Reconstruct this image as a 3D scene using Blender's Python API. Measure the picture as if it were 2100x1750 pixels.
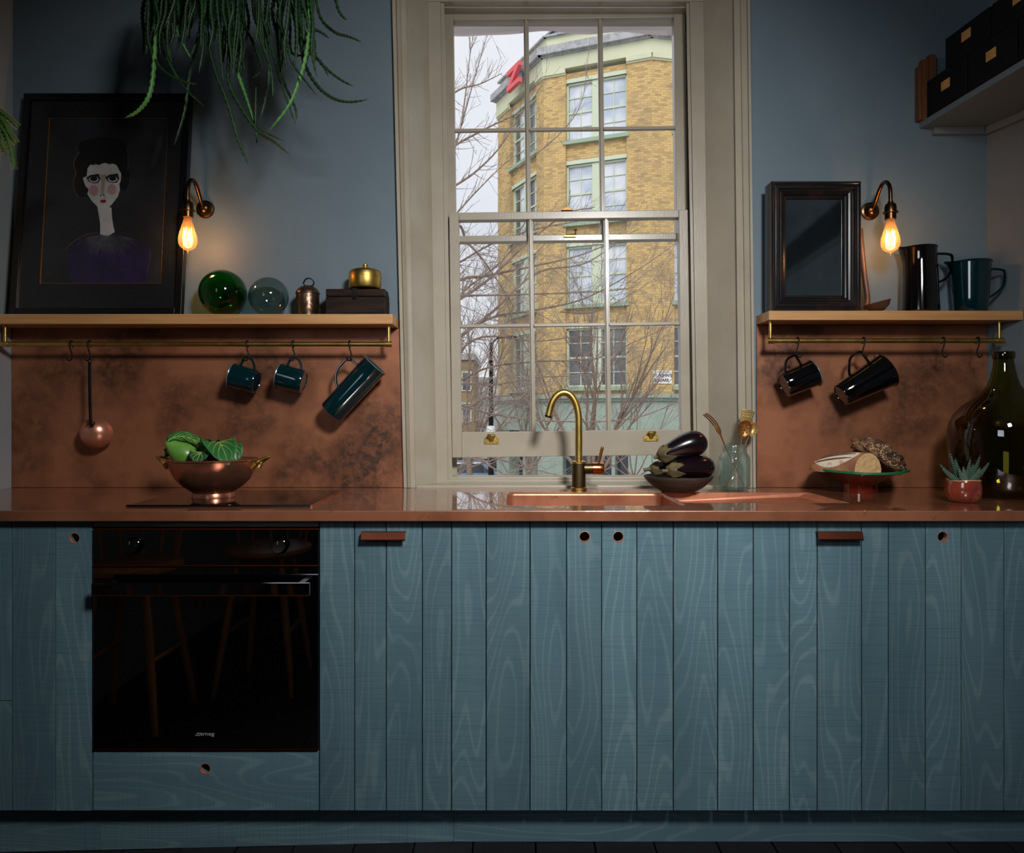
import bpy, bmesh, math, random
from mathutils import Vector, Matrix, Quaternion, noise as mnoise
random.seed(7)
R = math.radians
for o in list(bpy.data.objects): bpy.data.objects.remove(o)
S = bpy.context.scene
COL = S.collection

# ------------------------------------------------------------------ camera
F = 1498.0; CX = 1050.0; CY = 855.0; ZC = 1.167
cam = bpy.data.cameras.new('camera'); camo = bpy.data.objects.new('camera', cam); COL.objects.link(camo)
cam.sensor_fit = 'HORIZONTAL'; cam.sensor_width = 36.0; cam.lens = F/2100*36.0
cam.shift_y = (CY-875.0)/2100.0
cam.clip_start = 0.05; cam.clip_end = 400
camo.location = (0, 0, ZC); camo.rotation_euler = (R(90), 0, 0)
S.camera = camo
S.view_settings.view_transform = 'Standard'; S.view_settings.look = 'None'
S.view_settings.gamma = 1.0; S.view_settings.use_curve_mapping = False
S.view_settings.exposure = 0.0
# ------------------------------------------------------------------ sky (overcast), added facade fill, key light
wd = bpy.data.worlds.new('overcast_sky'); S.world = wd; wd.use_nodes = True
nt = wd.node_tree; nt.nodes.clear()
bg = nt.nodes.new('ShaderNodeBackground'); wo = nt.nodes.new('ShaderNodeOutputWorld')
tc = nt.nodes.new('ShaderNodeTexCoord'); nz = nt.nodes.new('ShaderNodeTexNoise'); cr = nt.nodes.new('ShaderNodeValToRGB')
nz.inputs['Scale'].default_value = 3.0; nz.inputs['Detail'].default_value = 5
cr.color_ramp.elements[0].position = .4; cr.color_ramp.elements[0].color = (.82, .85, .93, 1)
cr.color_ramp.elements[1].position = .62; cr.color_ramp.elements[1].color = (.96, .96, 1.0, 1)
nt.links.new(tc.outputs['Generated'], nz.inputs['Vector']); nt.links.new(nz.outputs['Fac'], cr.inputs['Fac'])
nt.links.new(cr.outputs['Color'], bg.inputs['Color']); nt.links.new(bg.outputs['Background'], wo.inputs['Surface'])
bg.inputs['Strength'].default_value = 1.0
fill_sun = bpy.data.lights.new('fill_sun', 'SUN'); fill_suno = bpy.data.objects.new('fill_sun', fill_sun); COL.objects.link(fill_suno)
fill_sun.energy = 2.0; fill_sun.angle = R(40); fill_sun.color = (1, .97, .92)
fill_suno.rotation_euler = (R(48), 0, R(-12))          # added under the overcast to brighten the buildings opposite, away from the kitchen
def area(name, loc, target, size, size_y, energy, color, spread=180):
    l = bpy.data.lights.new(name, 'AREA'); l.shape = 'RECTANGLE'; l.size = size; l.size_y = size_y
    l.energy = energy; l.color = color; l.spread = R(spread)
    o = bpy.data.objects.new(name, l); COL.objects.link(o); o.location = loc
    o.rotation_euler = (Vector(target)-Vector(loc)).to_track_quat('-Z', 'Y').to_euler()
    return o
area('key_softbox', (.62, .0, 2.34), (-.02, 2.5, 1.02), .36, .36, 18.8, (1.0, .985, .97), 87)
area('room_fill', (-1.35, -1.3, 1.9), (1.8, .7, 1.9), 1.0, 1.0, 9.5, (.86, .93, 1.0), 110)

# ------------------------------------------------------------------ helpers
def P(px, py, Y):
    """point of the world on the plane y = Y that stands at this place of the photograph"""
    return Vector(((px-CX)*Y/F, Y, ZC-(py-CY)*Y/F))
def lin(c):
    return tuple(((v/255)/12.92 if v/255 <= .04045 else ((v/255+.055)/1.055)**2.4) for v in c[:3])
class MB:
    def __init__(s): s.v = []; s.f = []
    def add(s, vs, fs):
        n = len(s.v); s.v += [Vector(v) for v in vs]; s.f += [tuple(n+i for i in f) for f in fs]; return s
    def hexa(s, p):      # 8 points: 4 bottom (ccw), 4 top
        return s.add(p, [(0,3,2,1),(4,5,6,7),(0,1,5,4),(1,2,6,5),(2,3,7,6),(3,0,4,7)])
    def box(s, a, b):
        x0,x1 = sorted((a[0],b[0])); y0,y1 = sorted((a[1],b[1])); z0,z1 = sorted((a[2],b[2]))
        return s.hexa([(x0,y0,z0),(x1,y0,z0),(x1,y1,z0),(x0,y1,z0),(x0,y0,z1),(x1,y0,z1),(x1,y1,z1),(x0,y1,z1)])
    def lathe(s, prof, n=32, c=(0,0,0), M=None, cap0=False, cap1=False):
        vs = []; fs = []; c = Vector(c); k = len(prof)
        for i in range(n):
            a = 2*math.pi*i/n
            for r, z in prof:
                p = Vector((r*math.cos(a), r*math.sin(a), z))
                vs.append((M @ p if M else p)+c)
        for i in range(n):
            j = (i+1) % n
            for q in range(k-1): fs.append((i*k+q, j*k+q, j*k+q+1, i*k+q+1))
        if cap0: fs.append(tuple(i*k for i in reversed(range(n))))
        if cap1: fs.append(tuple(i*k+k-1 for i in range(n)))
        return s.add(vs, fs)
    def tube(s, path, r, n=8, flat=1.0, cap=True, up=None):
        path = [Vector(p) for p in path]; m = len(path)
        rs = r if isinstance(r, (list, tuple)) else [r]*m
        t0 = (path[1]-path[0]).normalized()
        u = Vector(up) if up else (Vector((0,0,1)) if abs(t0.z) < .9 else Vector((1,0,0)))
        u = (u-t0*u.dot(t0)).normalized(); vs = []; fs = []
        for i in range(m):
            t = (path[min(i+1,m-1)]-path[max(i-1,0)])
            t = t.normalized() if t.length > 1e-9 else t0
            u = u-t*u.dot(t)
            u = u.normalized() if u.length > 1e-6 else t.orthogonal().normalized()
            w = t.cross(u)
            for k in range(n):
                a = 2*math.pi*k/n
                vs.append(path[i]+(u*math.cos(a)*flat+w*math.sin(a))*rs[i])
        for i in range(m-1):
            for k in range(n):
                l = (k+1) % n
                fs.append((i*n+k, i*n+l, (i+1)*n+l, (i+1)*n+k))
        if cap: fs += [tuple(reversed(range(n))), tuple((m-1)*n+k for k in range(n))]
        return s.add(vs, fs)
    def prism(s, pts, d):      # pts planar polygon (3-D points), d offset vector
        pts = [Vector(p) for p in pts]; d = Vector(d); n = len(pts)
        return s.add(pts+[p+d for p in pts], [tuple(reversed(range(n))), tuple(range(n, 2*n))]+[(i,(i+1)%n,n+(i+1)%n,n+i) for i in range(n)])
    def grid(s, fn, nu, nv):
        vs = [fn(i/nu, j/nv) for i in range(nu+1) for j in range(nv+1)]
        return s.add(vs, [(i*(nv+1)+j, (i+1)*(nv+1)+j, (i+1)*(nv+1)+j+1, i*(nv+1)+j+1) for i in range(nu) for j in range(nv)])
    def sphere(s, c, r, n=24, m=14, sc=(1,1,1)):
        c = Vector(c); vs = [c+Vector((0,0,-r*sc[2]))]; fs = []
        for j in range(1, m):
            b = -math.pi/2+math.pi*j/m
            for i in range(n):
                a = 2*math.pi*i/n
                vs.append(c+Vector((r*sc[0]*math.cos(b)*math.cos(a), r*sc[1]*math.cos(b)*math.sin(a), r*sc[2]*math.sin(b))))
        vs.append(c+Vector((0,0,r*sc[2])))
        for i in range(n): fs.append((0, 1+(i+1)%n, 1+i))
        for j in range(m-2):
            for i in range(n): fs.append((1+j*n+i, 1+j*n+(i+1)%n, 1+(j+1)*n+(i+1)%n, 1+(j+1)*n+i))
        for i in range(n): fs.append((len(vs)-1, 1+(m-2)*n+i, 1+(m-2)*n+(i+1)%n))
        return s.add(vs, fs)
    def build(s, name, m, parent=None, smooth=False, bev=0, recalc=True, base=None, angle=38, solid=0, sub=0):
        base = Vector(base) if base is not None else (Vector(parent['base_pt']) if parent is not None and 'base_pt' in parent else Vector((0,0,0)))
        me = bpy.data.meshes.new(name); me.from_pydata([v-base for v in s.v], [], s.f); me.update()
        if recalc:
            bm = bmesh.new(); bm.from_mesh(me); bmesh.ops.recalc_face_normals(bm, faces=bm.faces[:]); bm.to_mesh(me); bm.free()
        if m: me.materials.append(m)
        o = bpy.data.objects.new(name, me); COL.objects.link(o)
        if parent is None: o.location = base
        else: o.parent = parent
        if parent is not None and 'base_pt' in parent: o['base_pt'] = parent['base_pt']
        if smooth:
            me.polygons.foreach_set('use_smooth', [True]*len(me.polygons)); me.set_sharp_from_angle(angle=R(angle))
        if solid:
            d = o.modifiers.new('thickness', 'SOLIDIFY'); d.thickness = solid; d.offset = 0
        if sub:
            d = o.modifiers.new('subdivision', 'SUBSURF'); d.levels = sub; d.render_levels = sub
        if bev:
            d = o.modifiers.new('bevel', 'BEVEL'); d.width = bev; d.segments = 2; d.limit_method = 'ANGLE'; d.angle_limit = R(40)
        return o
def tag(o, label=None, cat=None, group=None, kind=None):
    if label: o['label'] = label
    if cat: o['category'] = cat
    if group: o['group'] = group
    if kind: o['kind'] = kind
    return o
def thing(name, base, label=None, cat=None, group=None, kind=None, world=True):
    o = bpy.data.objects.new(name, None); COL.objects.link(o); o.location = base; o.empty_display_size = .05
    o['base_pt'] = tuple(base) if world else (0.0, 0.0, 0.0)
    return tag(o, label, cat, group, kind)
def copy_tree(o, parent=None):
    c = o.copy(); COL.objects.link(c)
    if parent is not None: c.parent = parent
    for ch in [x for x in COL.objects if x.parent == o]: copy_tree(ch, c)
    return c
def arc(c, r, a0, a1, n, plane='xz'):
    out = []
    for i in range(n+1):
        a = R(a0+(a1-a0)*i/n); ca, sa = r*math.cos(a), r*math.sin(a)
        out.append(Vector(c)+(Vector((ca,0,sa)) if plane == 'xz' else Vector((0,ca,sa)) if plane == 'yz' else Vector((ca,sa,0))))
    return out
def spline(pts, n=6):
    pts = [Vector(p) for p in pts]; out = []
    for i in range(len(pts)-1):
        p0 = pts[max(i-1,0)]; p1 = pts[i]; p2 = pts[i+1]; p3 = pts[min(i+2,len(pts)-1)]
        for k in range(n):
            t = k/n
            out.append(.5*((2*p1)+(-p0+p2)*t+(2*p0-5*p1+4*p2-p3)*t*t+(-p0+3*p1-3*p2+p3)*t**3))
    out.append(pts[-1]); return out
def text(name, body, size, m, parent, loc, rot=(R(90),0,0), ext=.0005, align='CENTER', sx=1.0, shear=0, off=0):
    cu = bpy.data.curves.new(name, 'FONT'); cu.body = body; cu.size = size; cu.extrude = ext; cu.align_x = align; cu.shear = shear; cu.offset = off
    t = bpy.data.objects.new('tmp', cu); COL.objects.link(t)
    dg = bpy.context.evaluated_depsgraph_get(); me = bpy.data.meshes.new_from_object(t.evaluated_get(dg))
    bpy.data.objects.remove(t); me.name = name; me.materials.clear(); me.materials.append(m)
    o = bpy.data.objects.new(name, me); COL.objects.link(o); o.parent = parent
    o.location = loc; o.rotation_euler = rot; o.scale = (sx, 1, 1)
    return o

# ------------------------------------------------------------------ materials
MATS = {}
def mat(name, col, rough=.5, metal=0, coat=0, crough=.05, col2=None, nscale=5, ndet=4, stretch=(1,1,1), lo=.4, hi=.65,
        bump=0, bscale=40, bstretch=None, spec=.5, rand=0, emit=None, estr=0, col3=None, n3=20, lo3=.55, hi3=.7, rvar=0, sheen=0, gate=0):
    m = bpy.data.materials.new(name); m.use_nodes = True; t = m.node_tree; N = t.nodes; L = t.links
    b = N['Principled BSDF']
    b.inputs['Base Color'].default_value = (*lin(col), 1); b.inputs['Roughness'].default_value = rough
    b.inputs['Metallic'].default_value = metal; b.inputs['Coat Weight'].default_value = coat; b.inputs['Coat Roughness'].default_value = crough
    b.inputs['Specular IOR Level'].default_value = spec
    if emit: b.inputs['Emission Color'].default_value = (*lin(emit), 1); b.inputs['Emission Strength'].default_value = estr
    if col2 or bump or rvar:
        co = N.new('ShaderNodeTexCoord'); mp = N.new('ShaderNodeMapping'); mp.inputs['Scale'].default_value = stretch
        vec = co.outputs['Object']
        if rand:
            oi = N.new('ShaderNodeObjectInfo'); ml = N.new('ShaderNodeMath'); ml.operation = 'MULTIPLY'; ml.inputs[1].default_value = 97.0
            L.new(oi.outputs['Random'], ml.inputs[0]); ad = N.new('ShaderNodeVectorMath'); ad.operation = 'ADD'
            L.new(vec, ad.inputs[0]); L.new(ml.outputs[0], ad.inputs[1]); vec = ad.outputs[0]
        L.new(vec, mp.inputs['Vector'])
    src = None
    if col2:
        n = N.new('ShaderNodeTexNoise'); n.inputs['Scale'].default_value = nscale; n.inputs['Detail'].default_value = ndet
        n.inputs['Roughness'].default_value = .62
        r = N.new('ShaderNodeValToRGB'); r.color_ramp.elements[0].position = lo; r.color_ramp.elements[1].position = hi
        r.color_ramp.elements[0].color = (*lin(col), 1); r.color_ramp.elements[1].color = (*lin(col2), 1)
        L.new(mp.outputs[0], n.inputs['Vector']); L.new(n.outputs['Fac'], r.inputs['Fac']); src = r.outputs['Color']
        if col3:
            n2 = N.new('ShaderNodeTexNoise'); n2.inputs['Scale'].default_value = n3; n2.inputs['Detail'].default_value = 6; n2.inputs['Roughness'].default_value = .7
            mr = N.new('ShaderNodeMapRange'); mr.inputs['From Min'].default_value = lo3; mr.inputs['From Max'].default_value = hi3
            mx = N.new('ShaderNodeMix'); mx.data_type = 'RGBA'; mx.inputs['B'].default_value = (*lin(col3), 1)
            L.new(mp.outputs[0], n2.inputs['Vector']); L.new(n2.outputs['Fac'], mr.inputs['Value']); fo = mr.outputs[0]
            if gate:
                n5 = N.new('ShaderNodeTexNoise'); n5.inputs['Scale'].default_value = gate; n5.inputs['Detail'].default_value = 3; L.new(mp.outputs[0], n5.inputs['Vector'])
                m5 = N.new('ShaderNodeMapRange'); m5.inputs['From Min'].default_value = .46; m5.inputs['From Max'].default_value = .66; L.new(n5.outputs['Fac'], m5.inputs['Value'])
                mm = N.new('ShaderNodeMath'); mm.operation = 'MULTIPLY'; L.new(fo, mm.inputs[0]); L.new(m5.outputs[0], mm.inputs[1]); fo = mm.outputs[0]
            L.new(fo, mx.inputs['Factor'])
            L.new(src, mx.inputs['A']); src = mx.outputs['Result']
        L.new(src, b.inputs['Base Color'])
    if rvar:
        nr = N.new('ShaderNodeTexNoise'); nr.inputs['Scale'].default_value = nscale*1.7; nr.inputs['Detail'].default_value = 5
        mr = N.new('ShaderNodeMapRange'); mr.inputs['To Min'].default_value = max(rough-rvar, .01); mr.inputs['To Max'].default_value = rough+rvar
        mr.inputs['From Min'].default_value = .3; mr.inputs['From Max'].default_value = .7
        L.new(mp.outputs[0], nr.inputs['Vector']); L.new(nr.outputs['Fac'], mr.inputs['Value']); L.new(mr.outputs[0], b.inputs['Roughness'])
    if bump:
        n = N.new('ShaderNodeTexNoise'); n.inputs['Scale'].default_value = bscale; n.inputs['Detail'].default_value = 4
        v = mp.outputs[0]
        if bstretch:
            m2 = N.new('ShaderNodeMapping'); m2.inputs['Scale'].default_value = bstretch; L.new(vec, m2.inputs['Vector']); v = m2.outputs[0]
        bp = N.new('ShaderNodeBump'); bp.inputs['Strength'].default_value = bump; bp.inputs['Distance'].default_value = .003
        L.new(v, n.inputs['Vector']); L.new(n.outputs['Fac'], bp.inputs['Height']); L.new(bp.outputs[0], b.inputs['Normal'])
    MATS[name] = m; return m
def thin_glass(name, tint, tint_edge, refl=.05, rough=0.0, milk=0, glow=False, milkcol=(200,220,215)):
    m = bpy.data.materials.new(name); m.use_nodes = True; t = m.node_tree; N = t.nodes; L = t.links; N.clear()
    out = N.new('ShaderNodeOutputMaterial'); tr = N.new('ShaderNodeBsdfTransparent'); gl = N.new('ShaderNodeBsdfGlossy'); mx = N.new('ShaderNodeMixShader')
    lw = N.new('ShaderNodeLayerWeight'); lw.inputs['Blend'].default_value = .5
    pw = N.new('ShaderNodeMath'); pw.operation = 'POWER'; pw.inputs[1].default_value = 3.0
    rc = N.new('ShaderNodeMix'); rc.data_type = 'RGBA'; rc.inputs['A'].default_value = (*tint, 1); rc.inputs['B'].default_value = (*tint_edge, 1)
    L.new(lw.outputs['Facing'], pw.inputs[0]); L.new(pw.outputs[0], rc.inputs['Factor']); L.new(rc.outputs['Result'], tr.inputs['Color'])
    p5 = N.new('ShaderNodeMath'); p5.operation = 'POWER'; p5.inputs[1].default_value = 4.0; L.new(lw.outputs['Facing'], p5.inputs[0])
    ma = N.new('ShaderNodeMath'); ma.operation = 'MULTIPLY_ADD'; ma.inputs[1].default_value = .75; ma.inputs[2].default_value = refl
    L.new(p5.outputs[0], ma.inputs[0]); L.new(ma.outputs[0], mx.inputs['Fac'])
    gl.inputs['Roughness'].default_value = rough
    a = tr.outputs[0]
    if milk:
        df = N.new('ShaderNodeBsdfTranslucent' if glow else 'ShaderNodeBsdfDiffuse'); df.inputs['Color'].default_value = (*lin(milkcol), 1); m2 = N.new('ShaderNodeMixShader'); m2.inputs['Fac'].default_value = milk
        L.new(a, m2.inputs[1]); L.new(df.outputs[0], m2.inputs[2]); a = m2.outputs[0]
    L.new(a, mx.inputs[1]); L.new(gl.outputs[0], mx.inputs[2]); L.new(mx.outputs[0], out.inputs['Surface'])
    return m
def plank_mat(name, base, ring, dark, horizontal=False, saw=True):
    """stained sawn softwood: pale growth rings, fine saw marks across"""
    m = bpy.data.materials.new(name); m.use_nodes = True; t = m.node_tree; N = t.nodes; L = t.links; b = N['Principled BSDF']
    b.inputs['Roughness'].default_value = .62; b.inputs['Specular IOR Level'].default_value = .3
    co = N.new('ShaderNodeTexCoord'); oi = N.new('ShaderNodeObjectInfo')
    ml = N.new('ShaderNodeMath'); ml.operation = 'MULTIPLY'; ml.inputs[1].default_value = 61.0; L.new(oi.outputs['Random'], ml.inputs[0])
    ad = N.new('ShaderNodeVectorMath'); ad.operation = 'ADD'; L.new(co.outputs['Object'], ad.inputs[0]); L.new(ml.outputs[0], ad.inputs[1])
    def mp(sc, src=ad.outputs[0]):
        q = N.new('ShaderNodeMapping'); q.inputs['Scale'].default_value = sc if not horizontal else (sc[2], sc[1], sc[0]); L.new(src, q.inputs['Vector']); return q.outputs[0]
    n = N.new('ShaderNodeTexNoise'); n.inputs['Scale'].default_value = 1.0; n.inputs['Detail'].default_value = 1.5; n.inputs['Roughness'].default_value = .35
    L.new(mp((8, 1, 1.1)), n.inputs['Vector'])
    k = N.new('ShaderNodeMath'); k.operation = 'MULTIPLY'; k.inputs[1].default_value = 125.0; L.new(n.outputs['Fac'], k.inputs[0])
    s = N.new('ShaderNodeMath'); s.operation = 'SINE'; L.new(k.outputs[0], s.inputs[0])
    r = N.new('ShaderNodeMapRange'); r.inputs['From Min'].default_value = .55; r.inputs['From Max'].default_value = 1.0; L.new(s.outputs[0], r.inputs['Value'])
    n2 = N.new('ShaderNodeTexNoise'); n2.inputs['Scale'].default_value = 1; n2.inputs['Detail'].default_value = 3; L.new(mp((5, 1, 520)), n2.inputs['Vector'])
    n3 = N.new('ShaderNodeTexNoise'); n3.inputs['Scale'].default_value = 1; n3.inputs['Detail'].default_value = 4; L.new(mp((7, 1, 1.6)), n3.inputs['Vector'])
    n4 = N.new('ShaderNodeTexNoise'); n4.inputs['Scale'].default_value = 1; n4.inputs['Detail'].default_value = 3; L.new(mp((260, 1, 4)), n4.inputs['Vector'])
    c1 = N.new('ShaderNodeMix'); c1.data_type = 'RGBA'; c1.inputs['A'].default_value = (*lin(base), 1); c1.inputs['B'].default_value = (*lin(ring), 1)
    f = N.new('ShaderNodeMath'); f.operation = 'MULTIPLY'; f.inputs[1].default_value = .22; L.new(r.outputs[0], f.inputs[0]); L.new(f.outputs[0], c1.inputs['Factor'])
    c2 = N.new('ShaderNodeMix'); c2.data_type = 'RGBA'; c2.inputs['B'].default_value = (*lin(dark), 1)
    r3 = N.new('ShaderNodeMapRange'); r3.inputs['From Min'].default_value = .4; r3.inputs['From Max'].default_value = .7; r3.inputs['To Max'].default_value = .55; L.new(n3.outputs['Fac'], r3.inputs['Value'])
    L.new(c1.outputs['Result'], c2.inputs['A']); L.new(r3.outputs[0], c2.inputs['Factor'])
    c3 = N.new('ShaderNodeMix'); c3.data_type = 'RGBA'; c3.inputs['B'].default_value = (*lin(dark), 1)
    r2 = N.new('ShaderNodeMapRange'); r2.inputs['From Min'].default_value = .5; r2.inputs['From Max'].default_value = .72; r2.inputs['To Max'].default_value = .55; L.new(n2.outputs['Fac'], r2.inputs['Value'])
    L.new(c2.outputs['Result'], c3.inputs['A']); L.new(r2.outputs[0], c3.inputs['Factor'])
    hv = N.new('ShaderNodeHueSaturation'); rv = N.new('ShaderNodeMapRange'); rv.inputs['To Min'].default_value = .84; rv.inputs['To Max'].default_value = 1.14
    L.new(oi.outputs['Random'], rv.inputs['Value']); L.new(rv.outputs[0], hv.inputs['Value']); L.new(c3.outputs['Result'], hv.inputs['Color'])
    L.new(hv.outputs['Color'], b.inputs['Base Color'])
    h = N.new('ShaderNodeMath'); h.operation = 'ADD'; L.new(n2.outputs['Fac'], h.inputs[0]); L.new(n4.outputs['Fac'], h.inputs[1])
    bp = N.new('ShaderNodeBump'); bp.inputs['Strength'].default_value = .35; bp.inputs['Distance'].default_value = .0012
    L.new(h.outputs[0], bp.inputs['Height']); L.new(bp.outputs[0], b.inputs['Normal'])
    return m
def brick_mat(name, c1, c2, c3, mortar):
    m = bpy.data.materials.new(name); m.use_nodes = True; t = m.node_tree; N = t.nodes; L = t.links; b = N['Principled BSDF']
    b.inputs['Roughness'].default_value = .9; b.inputs['Specular IOR Level'].default_value = .1
    co = N.new('ShaderNodeTexCoord'); sp = N.new('ShaderNodeSeparateXYZ'); cb = N.new('ShaderNodeCombineXYZ')
    L.new(co.outputs['Object'], sp.inputs[0]); ad = N.new('ShaderNodeMath'); ad.operation = 'ADD'
    L.new(sp.outputs['X'], ad.inputs[0]); L.new(sp.outputs['Y'], ad.inputs[1]); L.new(ad.outputs[0], cb.inputs['X']); L.new(sp.outputs['Z'], cb.inputs['Y'])
    br = N.new('ShaderNodeTexBrick'); br.inputs['Scale'].default_value = 1.0; br.inputs['Brick Width'].default_value = .23; br.inputs['Row Height'].default_value = .085
    br.inputs['Mortar Size'].default_value = .011; br.inputs['Bias'].default_value = -.35
    br.inputs['Color1'].default_value = (*lin(c1), 1); br.inputs['Color2'].default_value = (*lin(c2), 1); br.inputs['Mortar'].default_value = (*lin(mortar), 1)
    L.new(cb.outputs[0], br.inputs['Vector'])
    n = N.new('ShaderNodeTexNoise'); n.inputs['Scale'].default_value = 1; n.inputs['Detail'].default_value = 2
    mp = N.new('ShaderNodeMapping'); mp.inputs['Scale'].default_value = (1.2, 1.2, 1.0); L.new(co.outputs['Object'], mp.inputs['Vector']); L.new(mp.outputs[0], n.inputs['Vector'])
    r = N.new('ShaderNodeMapRange'); r.inputs['From Min'].default_value = .45; r.inputs['From Max'].default_value = .8; r.inputs['To Max'].default_value = .45; L.new(n.outputs['Fac'], r.inputs['Value'])
    mx = N.new('ShaderNodeMix'); mx.data_type = 'RGBA'; mx.inputs['B'].default_value = (*lin(c3), 1); L.new(r.outputs[0], mx.inputs['Factor']); L.new(br.outputs['Color'], mx.inputs['A'])
    L.new(mx.outputs['Result'], b.inputs['Base Color'])
    return m

M_wall = mat('blue_grey_paint', (98,114,124), .55, col2=(104,120,129), nscale=3, bump=.12, bscale=60, spec=.35)
M_walll = mat('left_wall_paint', (150,156,158), .6, col2=(156,161,163), nscale=3, bump=.1, bscale=60, spec=.3)
M_wallr = mat('side_wall_paint', (106,116,122), .6, col2=(112,121,126), nscale=3, bump=.1, bscale=60, spec=.3)
M_ceil = mat('ceiling_paint', (120,124,126), .8)
M_room = mat('room_paint', (64,72,78), .8)
M_trim = mat('stone_grey_gloss_paint', (166,157,140), .3, col2=(158,149,132), nscale=6, bump=.1, bscale=14, bstretch=(14,14,2.5), coat=.25, crough=.15)
M_trimd = mat('shadow_gap_paint', (60,56,50), .6)
M_copper = mat('patinated_copper', (156,100,70), .45, .35, col2=(112,69,46), nscale=3.2, ndet=11, lo=.42, hi=.60, col3=(64,44,34), n3=38, lo3=.42, hi3=.60, gate=3.0, bump=.08, bscale=30, rvar=.08)
M_copt = mat('polished_copper_top', (156,99,70), .35, .3, coat=1.0, crough=.015, col2=(120,72,51), nscale=3.5, ndet=6, col3=(92,56,42), n3=22, lo3=.6, hi3=.8)
M_copb = mat('bright_copper', (208,146,118), .22, 1.0, col2=(190,104,74), nscale=9)
M_copd = mat('dark_copper', (120,66,48), .3, 1.0, col2=(110,60,44), nscale=14)
M_sink = mat('sink_copper', (184,120,90), .38, .6, col2=(156,94,68), nscale=7, ndet=6, col3=(110,66,46), n3=24, lo3=.6, hi3=.75, bump=.1, bscale=30)
M_brass = mat('aged_brass', (200,172,94), .36, 1.0, col2=(172,144,74), nscale=12, rvar=.05)
M_brassd = mat('antique_brass', (98,72,46), .3, 1.0, col2=(92,66,40), nscale=20)
M_brasg = mat('gunmetal_brass', (104,88,60), .4, 1.0, col2=(86,72,48), nscale=10)
M_oak = mat('oiled_oak', (198,150,96), .45, col2=(176,126,76), nscale=1, ndet=5, stretch=(3,40,60), lo=.35, hi=.65, bump=.1, bscale=1, coat=.15, crough=.3)
M_plank = plank_mat('blue_stained_wood', (88,116,125), (146,168,171), (62,89,101))
M_plankh = plank_mat('blue_stained_wood_flat', (88,116,125), (146,168,171), (62,89,101), horizontal=True)
M_dark = mat('cabinet_inside', (20,20,22), .9)
M_iron = mat('black_iron', (10,9,9), .6, .0, spec=.2, col2=(22,18,16), nscale=40)
M_blk = mat('black_oven_glass', (3,3,4), .03, 0, spec=1.0); M_blk.node_tree.nodes['Principled BSDF'].inputs['IOR'].default_value = 1.9
M_ring = mat('copper_hole_ring', (214,136,102), .4, .5)
M_blkm = mat('black_frame_lacquer', (9,9,11), .3, coat=.15, crough=.2)
M_hob = mat('black_hob_glass', (6,6,7), .05)
M_green = mat('dark_green_enamel', (2,34,39), .12, coat=.6, crough=.04)
M_blacke = mat('black_enamel', (6,6,8), .07, coat=.8, crough=.03)
M_rim = mat('enamel_rim_steel', (120,130,130), .25, .5)
M_floor = plank_mat('black_floorboard', (30,29,33), (44,43,48), (16,15,18), horizontal=True)
M_glass = thin_glass('window_glass', (.97,.975,.975), (.9,.92,.92), .0)
M_gball = thin_glass('green_ball_glass', (.02,.42,.06), (.0,.16,.015), .07)
M_gball2 = thin_glass('grey_ball_glass', (.60,.70,.68), (.20,.32,.29), .07)
M_demi = thin_glass('bottle_glass', (.46,.42,.12), (.06,.05,.01), .06)
M_jar = thin_glass('pale_blue_glass', (.90,.95,.94), (.50,.66,.63), .05, milk=.07, milkcol=(160,180,176))
M_bulb = thin_glass('bulb_glass', (.97,.86,.70), (.85,.55,.32), .05, milk=.10, glow=True, milkcol=(255,190,130))
M_pic = thin_glass('picture_glass', (.96,.96,.96), (.8,.8,.8), .035)
M_fil = mat('filament', (255,180,90), .5, emit=(255,150,62), estr=60)
M_mirror = mat('old_mirror', (196,204,204), .06, 1.0, col2=(150,156,156), nscale=7, lo=.5, hi=.85)

def cloth_mat(name, col):
    m = bpy.data.materials.new(name); m.use_nodes = True; t = m.node_tree; N = t.nodes; L = t.links; N.clear()
    o = N.new('ShaderNodeOutputMaterial'); a = N.new('ShaderNodeBsdfDiffuse'); b = N.new('ShaderNodeBsdfTranslucent'); x = N.new('ShaderNodeMixShader')
    a.inputs['Color'].default_value = (*lin(col), 1); b.inputs['Color'].default_value = (*lin(col), 1); x.inputs['Fac'].default_value = .6
    L.new(a.outputs[0], x.inputs[1]); L.new(b.outputs[0], x.inputs[2]); L.new(x.outputs[0], o.inputs['Surface']); return m
YW = 2.553; YF = 1.918; YP = 1.950; ZT = .92
XL = -1.745
def xr(Y): return 1.66+(YW-Y)*.28 if Y > 2.423 else 1.6964+(2.423-Y)*.09        # right wall splays towards the room
def struct(name, mb, m, **k):
    o = mb.build(name, m, **k); o['kind'] = 'structure'; return o
# ------------------------------------------------------------------ room shell
YB = -2.3; ZR = 3.05
wb = MB()
OX0, OX1 = -.372, .812; OZ0 = .905
wb.box((XL-.25, YW, -.05), (OX0, YW+.14, ZR)); wb.box((OX1, YW, -.05), (2.2, YW+.14, ZR)); wb.box((OX0, YW, -.05), (OX1, YW+.14, OZ0))
struct('wall_back', wb, M_wall)
b = MB(); b.box((XL-.2, YB, -.05), (XL, YW, ZR)); struct('wall_left', b, M_walll)
b = MB(); b.prism([(xr(YB), YB, -.1), (2.45, YB, -.1), (2.45, YW, -.1), (xr(YW), YW, -.1), (xr(2.423), 2.423, -.1)], (0,0,ZR+.1))
struct('wall_right', b, M_wallr)
b = MB(); b.box((XL-.2, YB-.2, -.05), (2.4, YB, ZR)); struct('wall_front', b, M_room)
b = MB(); b.box((XL-.2, YB-.2, ZR), (2.4, YW+.14, ZR+.2)); struct('ceiling', b, M_ceil)
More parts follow.
